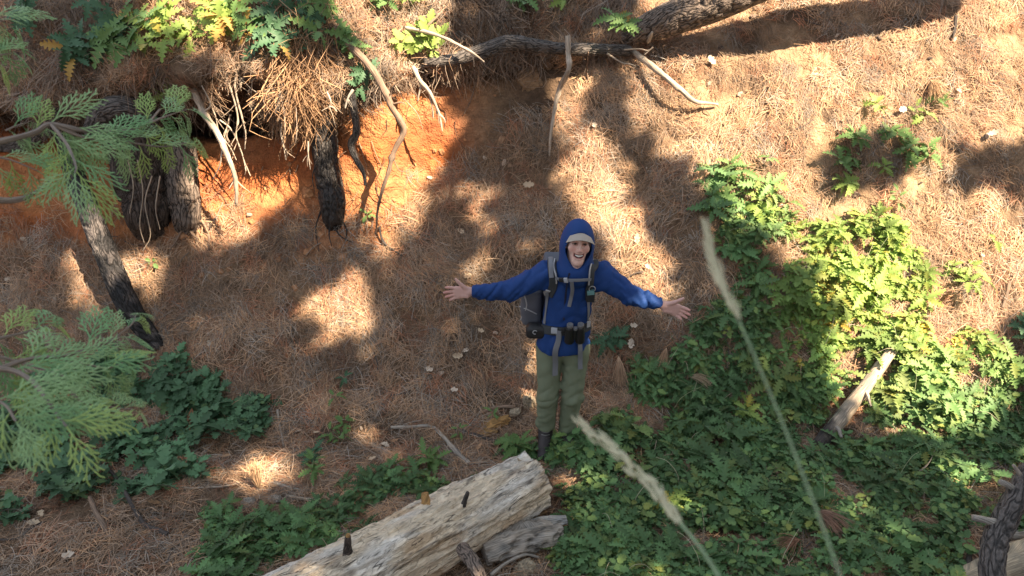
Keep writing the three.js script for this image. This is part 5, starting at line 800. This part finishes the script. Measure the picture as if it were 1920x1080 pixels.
setColors(innerGeo, () => skinCol);
const person = thing('person', 'hiker in a blue hooded jacket and green trousers, arms spread wide, smiling up', 'person');
const skinMat = new THREE.MeshPhysicalMaterial({ vertexColors: true, roughness: 0.5, specularIntensity: 0.6, side: THREE.DoubleSide });
mesh('body', mergeGeometries([innerGeo, headGeo, handR, handL].map(g => { g.deleteAttribute('uv'); return g; })), skinMat, person);
for (const s of [-1, 1]) { mesh('eyelid', limb([headPt(s * 0.017, 0.009, 0.079), headPt(s * 0.031, 0.002, 0.082), headPt(s * 0.046, 0.009, 0.07)], [0.003, 0.0045, 0.003], { seg: 12, rad: 6 }), std(C(0.56, 0.33, 0.27), 0.6), person); const e = mesh('eye', new THREE.SphereGeometry(0.011, 20, 14).rotateX(Math.PI / 2), std(C(0.5, 0.45, 0.42), 0.3), person); e.position.copy(headPt(s * 0.031, 0.0125, 0.0705)); mesh('eyelash', limb([headPt(s * 0.0165, 0.0115, 0.081), headPt(s * 0.031, 0.0185, 0.0865), headPt(s * 0.047, 0.0105, 0.072)], [0.0012, 0.0022, 0.0014], { seg: 12, rad: 5 }), std(C(0.03, 0.02, 0.015), 0.8), person); const i = mesh('iris', new THREE.SphereGeometry(0.0078, 16, 10), std(C(0.035, 0.022, 0.015), 0.2), e); i.scale.z = 0.5; i.position.set(0.001, 0.0015, 0.0098);
  mesh('eyelid', limb([headPt(s * 0.016, 0.013, 0.0785), headPt(s * 0.031, 0.0218, 0.083), headPt(s * 0.047, 0.012, 0.069)], [0.0035, 0.006, 0.0035], { seg: 12, rad: 6 }), std(C(0.5, 0.29, 0.23), 0.6), person); }
mesh('teeth', (() => { const p = [], ix = []; for (let i = 0; i <= 12; i++) { const x = (i / 12 - 0.5) * 0.05, y = -0.0645 + 12 * x * x, z = 0.0885 - 8 * x * x; for (const [dy, dz] of [[0.0055, -0.001], [0, 0.0012], [-0.0045, 0]]) { const q = headPt(x, y + dy * (1 - 0.55 * (x / 0.026) ** 2), z + dz); p.push(q.x, q.y, q.z); } if (i < 12) { const b = i * 3; ix.push(b, b + 1, b + 3, b + 1, b + 4, b + 3, b + 1, b + 2, b + 4, b + 2, b + 5, b + 4); } } return rawGeo(p, ix); })(), std(C(0.8, 0.77, 0.7), 0.3), person);
// blue hooded jacket
const ridge = (x, y, z) => Math.abs(noise(x, y, z));
const folds = (x, y, z) => { const side = x > 0.1 ? 1 : -1, ax = Math.abs(x - 0.1), arm = sstep(0.2, 0.3, ax), el = Math.exp(-(((ax - 0.4) / 0.13) ** 2)), lowb = sstep(1.15, 0.95, y);
  const a1 = ridge(x * 15 + side * y * 13, y * 6 - x * 3, z * 8) - 0.22, a2 = ridge(x * 26 - side * y * 15, y * 10, z * 15 + 5) - 0.2, t1 = ridge(x * 5 + y * 3.5, y * 4.2 - x * 3, z * 6 + 3) - 0.22, t2 = ridge(x * 13 - y * 4, y * 7 + x * 5, z * 11 + 8) - 0.2;
  return -(arm * ((0.02 + 0.01 * el) * a1 + 0.013 * a2) + (1 - arm) * (0.036 * t1 + 0.024 * t2 + lowb * 0.01 * (ridge(x * 11, y * 2, z * 11) - 0.2))); };
function hoodSDF(X, Y, Z) { const [x, y, z] = loc(X, Y, Z);
  let d = ell(x, y, z, [0, 0.03, -0.025], [0.103, 0.137, 0.132]);
  d = smin(d, cone(x, y, z, [0, -0.03, -0.035], [0.005, -0.17, -0.045], 0.1, 0.118), 0.06);
  const rim = ell(x, y, z, [0, -0.042, 0.115], [0.077, 0.124, 0.13]);
  d = smax(d, -rim, 0.012); return smax(d, -ell(x, y, z, [0, -0.01, 0.0], [0.088, 0.118, 0.116]), 0.01); }
function jacketSDF(x, y, z) {
  let d = smin(torsoSDF(x, y, z, 0.014), armSDF(x, y, z, 0.023, 0.55), 0.06);
  d = smin(d, cone(x, y, z, [0.1, 1.46, -0.02], [0.115, 1.535, 0.0], 0.095, 0.085), 0.05);
  const hem = 0.872 + 0.01 * Math.sin(x * 23) + 1.1 * (x - 0.06) ** 2 + 0.05 * z; d -= 0.02 * sstep(1.04, 0.9, y); d += folds(x, y, z);
  d = smin(d, hoodSDF(x, y, z), 0.03);
  d = smax(d, hem - y, 0.01);
  return smax(d, Math.max(J.wrR[0] + 0.012 - x, x - J.wrL[0] + 0.008), 0.006);
}
const jacketMat = new THREE.MeshPhysicalMaterial({ color: C(0.014, 0.052, 0.2), roughness: 0.7, specularIntensity: 0.5, side: THREE.DoubleSide });
mesh('jacket', nets(jacketSDF, [-0.68, 0.86, -0.24], [0.8, 1.87, 0.26], 0.0078), jacketMat, person);
// khaki cap under the hood: brim and front panel
{
  const khaki = std(C(0.42, 0.365, 0.31), 0.9), pos = [], idx = [], n = 24;
  for (let i = 0; i <= n; i++) { const a = (i / n - 0.5) * 1.6, reach = 0.056 * Math.pow(Math.cos(a * 0.86), 0.55); for (const [f, th] of [[0, 0.002], [0.5, 0.0025], [1, 0.0015], [1, -0.0015], [0.5, -0.001], [0, -0.002]]) { const r = 0.083 + f * reach, x = Math.sin(a) * r * 0.98, z = Math.cos(a) * r * 1.04 + 0.002, q = headPt(x, 0.082 - 0.04 * f - 3.0 * x * x + th, z); pos.push(q.x, q.y, q.z); } if (i < n) for (let k = 0; k < 6; k++) { const b = i * 6, k2 = (k + 1) % 6; idx.push(b + k, b + 6 + k, b + k2, b + k2, b + 6 + k, b + 6 + k2); } }
  mesh('cap_brim', rawGeo(pos, idx), khaki, person);
  const dome = new THREE.SphereGeometry(1, 24, 16, 0, 6.3, 0, 1.5).scale(0.085, 0.088, 0.107).translate(0, 0.05, -0.016).applyMatrix4(headM); mesh('cap', dome, khaki, person);
}
// green trousers and boots
function trouserSDF(x, y, z) {
  let d = legSDF(x, y, z, 0.019, 1.3); d = smin(d, cone(x, y, z * 1.25, [0.005, 0.9, 0], [0.1, 0.9, 0], 0.1, 0.1), 0.05);
  const kn = Math.exp(-(((y - 0.5) / 0.13) ** 2)) + 1.5 * Math.exp(-(((y - 0.16) / 0.1) ** 2)) + 0.5;
  d -= 0.021 * kn * (ridge(x * 5 + y * 4, y * 13 - x * 10, z * 6) - 0.2) * 0.75 + 0.012 * (ridge(x * 11 + y * 5, y * 6, z * 11) - 0.2);
  d = smax(d, (x < 0.03 ? 0.185 : 0.14) - y + 0.1 * z, 0.008); return smax(d, y - 0.94, 0.01);
}
mesh('trousers', nets(trouserSDF, [-0.2, 0.09, -0.16], [0.3, 0.97, 0.2], 0.0075), std(C(0.185, 0.215, 0.14), 0.85), person);
for (const [an, toe] of [[J.anR, [-0.07, 0.045, 0.165]], [J.anL, [0.116, 0.045, 0.155]]]) {
  const g = nets((x, y, z) => { let d = smin(cone(x, y, z, [an[0], 0.05, an[2] - 0.06], toe, 0.046, 0.044), cone(x, y, z, [an[0], 0.08, an[2] - 0.01], [an[0], 0.2, an[2] - 0.01], 0.052, 0.056), 0.03); d = smin(d, cone(x, y, z, [an[0], 0.13, an[2] + 0.02], [toe[0], 0.06, toe[2] - 0.05], 0.042, 0.044), 0.02); d += 0.003 * noise(x * 40, y * 40, z * 40); return smax(d, 0.018 - y, 0.006); }, [an[0] - 0.1, 0, -0.14], [an[0] + 0.11, 0.25, 0.24], 0.006);
  const b = mesh('boot', g, std(C(0.055, 0.048, 0.05), 0.8), person);
  mesh('sole', nets((x, y, z) => smax(cone(x, 0.02, z, [an[0], 0.02, an[2] - 0.06], [toe[0], 0.02, toe[2] + 0.004], 0.05, 0.047), Math.abs(y - 0.008) - 0.012, 0.004), [an[0] - 0.1, -0.03, -0.14], [an[0] + 0.11, 0.05, 0.24], 0.006), std(C(0.04, 0.04, 0.04), 0.9), b);
  for (let i = 0; i < 5; i++) { const f = i / 4, y = lerp(0.175, 0.1, f), z = lerp(an[2] + 0.056, an[2] + 0.098, f), x = lerp(an[0], toe[0], f * 0.5); mesh('lace', limb([V(x - 0.03, y - 0.004, z - 0.014), V(x, y, z), V(x + 0.03, y - 0.004, z - 0.014)], [0.003, 0.003], { seg: 8, rad: 5 }), std(C(0.3, 0.29, 0.28), 0.8), b); }
}
// points on the jacket under a sight line, and flat webbing laid over it
function onCloth(px, py, f = jacketSDF) { const d = ray(px, py), p = CAM.clone().addScaledVector(d, 4.2); for (let i = 0; i < 90; i++) { const k = f(p.x, p.y, p.z); if (k < 0.001) break; p.addScaledVector(d, Math.min(k * 0.7, 0.05)); } const e = 0.008, n = V(f(p.x + e, p.y, p.z) - f(p.x - e, p.y, p.z), f(p.x, p.y + e, p.z) - f(p.x, p.y - e, p.z), f(p.x, p.y, p.z + e) - f(p.x, p.y, p.z - e)).normalize(); return [p, n]; }
function webbing(pts, width, thick, off, f) { // [px, py] or [px, py, extra lift]
  const q = pts.filter(([x, y, l, top]) => { if (top) return true; const [p] = onCloth(x, y, f); return (f || jacketSDF)(p.x, p.y, p.z) < 0.02; }).map(([x, y, l, top]) => { if (top) { const p = V(x, 1.8, y); for (let i = 0; i < 80; i++) { const k = torsoSDF(p.x, p.y, p.z, 0.014); if (k < 0.002) break; p.y -= Math.min(0.03, k * 0.7); } return [p.add(V(0, off + l, 0)), V(0, 1, 0.25).normalize()]; } const [p, n] = onCloth(x, y, f); return [p.addScaledVector(n, off + (l || 0)), n]; });
  const c = new THREE.CatmullRomCurve3(q.map(k => k[0])), N = pts.length * 6, pos = [], idx = [];
  for (let i = 0; i <= N; i++) { const t = i / N, p = c.getPoint(t), tg = c.getTangent(t), k = t * (q.length - 1), k0 = Math.min(Math.floor(k), q.length - 2), n = q[k0][1].clone().lerp(q[k0 + 1][1], k - k0).normalize(), b = V().crossVectors(tg, n).normalize(), w = Array.isArray(width) ? lerp(width[0], width[1], t) : width; n.crossVectors(b, tg).normalize();
    for (const [u, v] of [[-1, 0.3], [-0.75, 1], [0.75, 1], [1, 0.3], [1, -1], [-1, -1]]) pos.push(p.x + b.x * u * w / 2 + n.x * v * thick / 2, p.y + b.y * u * w / 2 + n.y * v * thick / 2, p.z + b.z * u * w / 2 + n.z * v * thick / 2);
    if (i < N) for (let j = 0; j < 6; j++) { const a = i * 6 + j, d = i * 6 + (j + 1) % 6; idx.push(a, a + 6, d, d, a + 6, d + 6); } }
  for (const o of [0, N * 6]) idx.push(o, o + 1, o + 2, o, o + 2, o + 3, o, o + 3, o + 4, o, o + 4, o + 5);
  return rawGeo(pos, idx);
}
const legsAndCloth = (x, y, z) => Math.min(jacketSDF(x, y, z), trouserSDF(x, y, z));
mesh('zip', webbing([[1068, 512], [1064, 530], [1060, 560], [1057, 600]], 0.012, 0.004, 0.003), std(C(0.012, 0.018, 0.05), 0.5), person);
// backpack
{
  const t = thing('backpack', 'large grey blue hiking backpack with grey webbing straps worn by the hiker', 'backpack');
  const body = std(C(0.075, 0.085, 0.12), 0.8), lid = std(C(0.085, 0.1, 0.13), 0.75), pad = std(C(0.045, 0.05, 0.055), 0.85), web = std(C(0.2, 0.21, 0.235), 0.7), pale = std(C(0.42, 0.42, 0.43), 0.6), black = std(C(0.02, 0.02, 0.022), 0.5), buckle = std(C(0.4, 0.42, 0.46), 0.4);
  const box = (x, y, z, c, h, r) => { const a = Math.max(Math.abs(x - c[0]) - h[0] + r, 0), b = Math.max(Math.abs(y - c[1]) - h[1] + r, 0), d = Math.max(Math.abs(z - c[2]) - h[2] + r, 0); return Math.hypot(a, b, d) - r; };
  mesh('pack_body', nets((x, y, z) => box(x, y, z, [0.06, 1.19, -0.24], [0.16 + 0.06 * (1.25 - y), 0.28, 0.12], 0.07) + 0.008 * fbm(x * 8, y * 6, z * 8, 2), [-0.2, 0.85, -0.42], [0.3, 1.65, -0.06], 0.011), body, t);
  mesh('lid', nets((x, y, z) => box(x, y, z, [0.04, 1.475, -0.15], [0.13, 0.035, 0.1], 0.034) + 0.006 * fbm(x * 9, y * 9, z * 9, 2), [-0.2, 1.45, -0.32], [0.29, 1.6, -0.03], 0.01), lid, t);
  const sp = mesh('side_pocket', nets((x, y, z) => box(x, y, z, [-0.165, 1.14, -0.14], [0.075, 0.14, 0.09], 0.05) + 0.01 * fbm(x * 10, y * 8, z * 10, 2), [-0.29, 0.96, -0.28], [-0.06, 1.38, -0.02], 0.01), std(C(0.12, 0.125, 0.15), 0.8), t);
  for (const l of [[[-0.235, 1.3, -0.08], [-0.2, 1.19, -0.046], [-0.24, 1.05, -0.09]], [[-0.248, 1.15, -0.1], [-0.2, 1.16, -0.046], [-0.13, 1.12, -0.046]]]) mesh('cord', limb(l.map(q => V(...q)), [0.005, 0.005], { seg: 12, rad: 6 }), pale, sp);
  mesh('hip_pouch', nets((x, y, z) => box(x, y, z, [-0.13, 1.03, 0.02], [0.075, 0.055, 0.05], 0.04) + 0.006 * fbm(x * 12, y * 12, z * 12, 2), [-0.24, 0.95, -0.06], [-0.03, 1.11, 0.1], 0.008), black, t);
  mesh('loop', new THREE.TorusGeometry(0.014, 0.003, 8, 18, 4.6).rotateZ(0.5).translate(-0.145, 1.05, 0.076), pale, t);
  mesh('shoulder_strap', webbing([[-0.035, -0.065, 0.012, 1], [-0.038, -0.04, 0.012, 1], [-0.04, 0.02, 0.012, 1], [1035, 506], [1037, 520], [1037, 535], [1032, 552]], [0.06, 0.055], 0.018, 0.009), pad, t);
  mesh('shoulder_strap', webbing([[0.24, -0.065, 0.012, 1], [0.24, -0.03, 0.012, 1], [0.238, 0.02, 0.012, 1], [1108, 506], [1107, 522], [1104, 545], [1103, 560]], [0.055, 0.05], 0.018, 0.009), pad, t);
  mesh('strap_edge', webbing([[-0.022, 0.0, 0.024, 1], [1041, 503], [1042, 515], [1043, 528]], 0.01, 0.006, 0.022), pale, t);
  mesh('strap_edge', webbing([[0.226, 0.0, 0.024, 1], [1102, 503], [1101, 515], [1100, 530]], 0.01, 0.006, 0.022), pale, t);
  mesh('strap_web', webbing([[-0.045, -0.06, 0.024, 1], [-0.048, 0.01, 0.024, 1], [1032, 505, 0.004], [1033, 518, 0.002]], 0.03, 0.006, 0.02), web, t);
  mesh('sternum_strap', webbing([[1042, 519], [1055, 521], [1068, 522], [1085, 522], [1103, 521]], 0.021, 0.004, 0.026), web, t);
  mesh('sternum_buckle', webbing([[1062, 521.5], [1067, 521.5]], 0.034, 0.012, 0.032), buckle, t); mesh('sternum_buckle', webbing([[1055, 521], [1061, 521.5]], 0.03, 0.014, 0.03), black, t);
  mesh('strap_tail', webbing([[1073, 523, 0.028], [1074, 538, 0.02], [1071, 555, 0.014], [1067, 574, 0.01]], 0.024, 0.004, 0.004), web, t);
  mesh('load_strap', webbing([[1026, 546, 0.012], [1026, 562], [1024, 585], [1021, 606]], 0.024, 0.004, 0.005), web, t); mesh('load_buckle', webbing([[1028, 542], [1025, 549]], 0.03, 0.01, 0.018), pale, t);
  mesh('load_strap', webbing([[1102, 558], [1103, 580], [1102, 600]], 0.02, 0.004, 0.005), web, t);
  mesh('hip_belt', webbing([[1004, 606], [1016, 616], [1036, 620], [1058, 621], [1080, 619], [1096, 615], [1105, 609]], 0.062, 0.014, 0.006), pad, t);
  mesh('hip_buckle', webbing([[1036, 618], [1045, 618.5]], 0.045, 0.014, 0.018), buckle, t); mesh('hip_buckle', webbing([[1053, 618], [1058, 618]], 0.04, 0.014, 0.018), black, t);
  mesh('belt_tail', webbing([[1050, 618, 0.02], [1047, 635, 0.016], [1041, 655, 0.014], [1040, 680, 0.014], [1039, 702, 0.014]], [0.036, 0.04], 0.004, 0.004, legsAndCloth), web, t);
  mesh('belt_tail', webbing([[1084, 636, 0.012], [1086, 655, 0.012], [1087, 672, 0.012], [1087, 690, 0.012]], 0.034, 0.004, 0.004, legsAndCloth), web, t);
  mesh('side_strap', webbing([[1100, 598, 0.01], [1099, 612, 0.01]], 0.03, 0.005, 0.016), pale, t);
}
// binoculars on the belt
{
  const t = thing('binoculars', 'black binoculars hanging upright at the hiker\'s waist over the belt', 'binoculars'), black = std(C(0.012, 0.012, 0.013), 0.45), grey = std(C(0.18, 0.18, 0.19), 0.4);
  const [p, n] = onCloth(1075, 617); t.position.copy(p.addScaledVector(n, 0.055)); t.rotation.set(0.16, 0.05, 0);
  for (const s of [-1, 1]) { const b = mesh('barrel', new THREE.LatheGeometry([[0, -0.066], [0.027, -0.066], [0.029, -0.06], [0.028, -0.02], [0.025, 0.005], [0.024, 0.04], [0.018, 0.046], [0.0, 0.046]].map(q => new THREE.Vector2(...q)), 24), black, t); b.position.x = s * 0.031; const e = mesh('eyepiece', new THREE.LatheGeometry([[0, 0.04], [0.016, 0.04], [0.019, 0.06], [0.019, 0.068], [0.014, 0.069], [0.012, 0.064], [0, 0.063]].map(q => new THREE.Vector2(...q)), 20), grey, b); e.position.y = 0; }
  const br = mesh('bridge', new THREE.CylinderGeometry(0.012, 0.014, 0.07, 14), black, t); br.position.set(0, 0.0, 0.006); mesh('focus_wheel', new THREE.CylinderGeometry(0.012, 0.012, 0.016, 18), grey, t).position.set(0, 0.044, 0.01);
  t.scale.setScalar(1.14);
}
{
  const t = thing('clip_gadget', 'small black and teal gadget clipped to the backpack strap on the hiker\'s left chest', 'gadget'), [p, n] = onCloth(1104, 548); t.position.copy(p.addScaledVector(n, 0.035));
  const sh = new THREE.Shape(); sh.moveTo(-0.02, -0.04); sh.lineTo(0.02, -0.04); sh.lineTo(0.022, 0.02); sh.lineTo(-0.022, 0.02); sh.closePath();
  mesh('case', new THREE.ExtrudeGeometry(sh, { depth: 0.02, bevelSize: 0.006, bevelThickness: 0.006, bevelSegments: 3 }).translate(0, 0, -0.01), std(C(0.02, 0.022, 0.025), 0.5), t);
  const s2 = new THREE.Shape(); s2.moveTo(-0.02, 0.0); s2.lineTo(0.02, 0.004); s2.lineTo(0.018, 0.022); s2.lineTo(-0.02, 0.018); s2.closePath(); mesh('cap', new THREE.ExtrudeGeometry(s2, { depth: 0.022, bevelSize: 0.005, bevelThickness: 0.005, bevelSegments: 3 }).translate(0, 0.012, -0.009), std(C(0.14, 0.3, 0.3), 0.5), t);
  mesh('wire_clip', new THREE.TorusGeometry(0.02, 0.0028, 8, 24, 5).rotateZ(-0.6).translate(0.008, 0.05, 0.005), std(C(0.6, 0.6, 0.6), 0.3, { metalness: 0.8 }), t);
}

renderer.render(scene, camera);
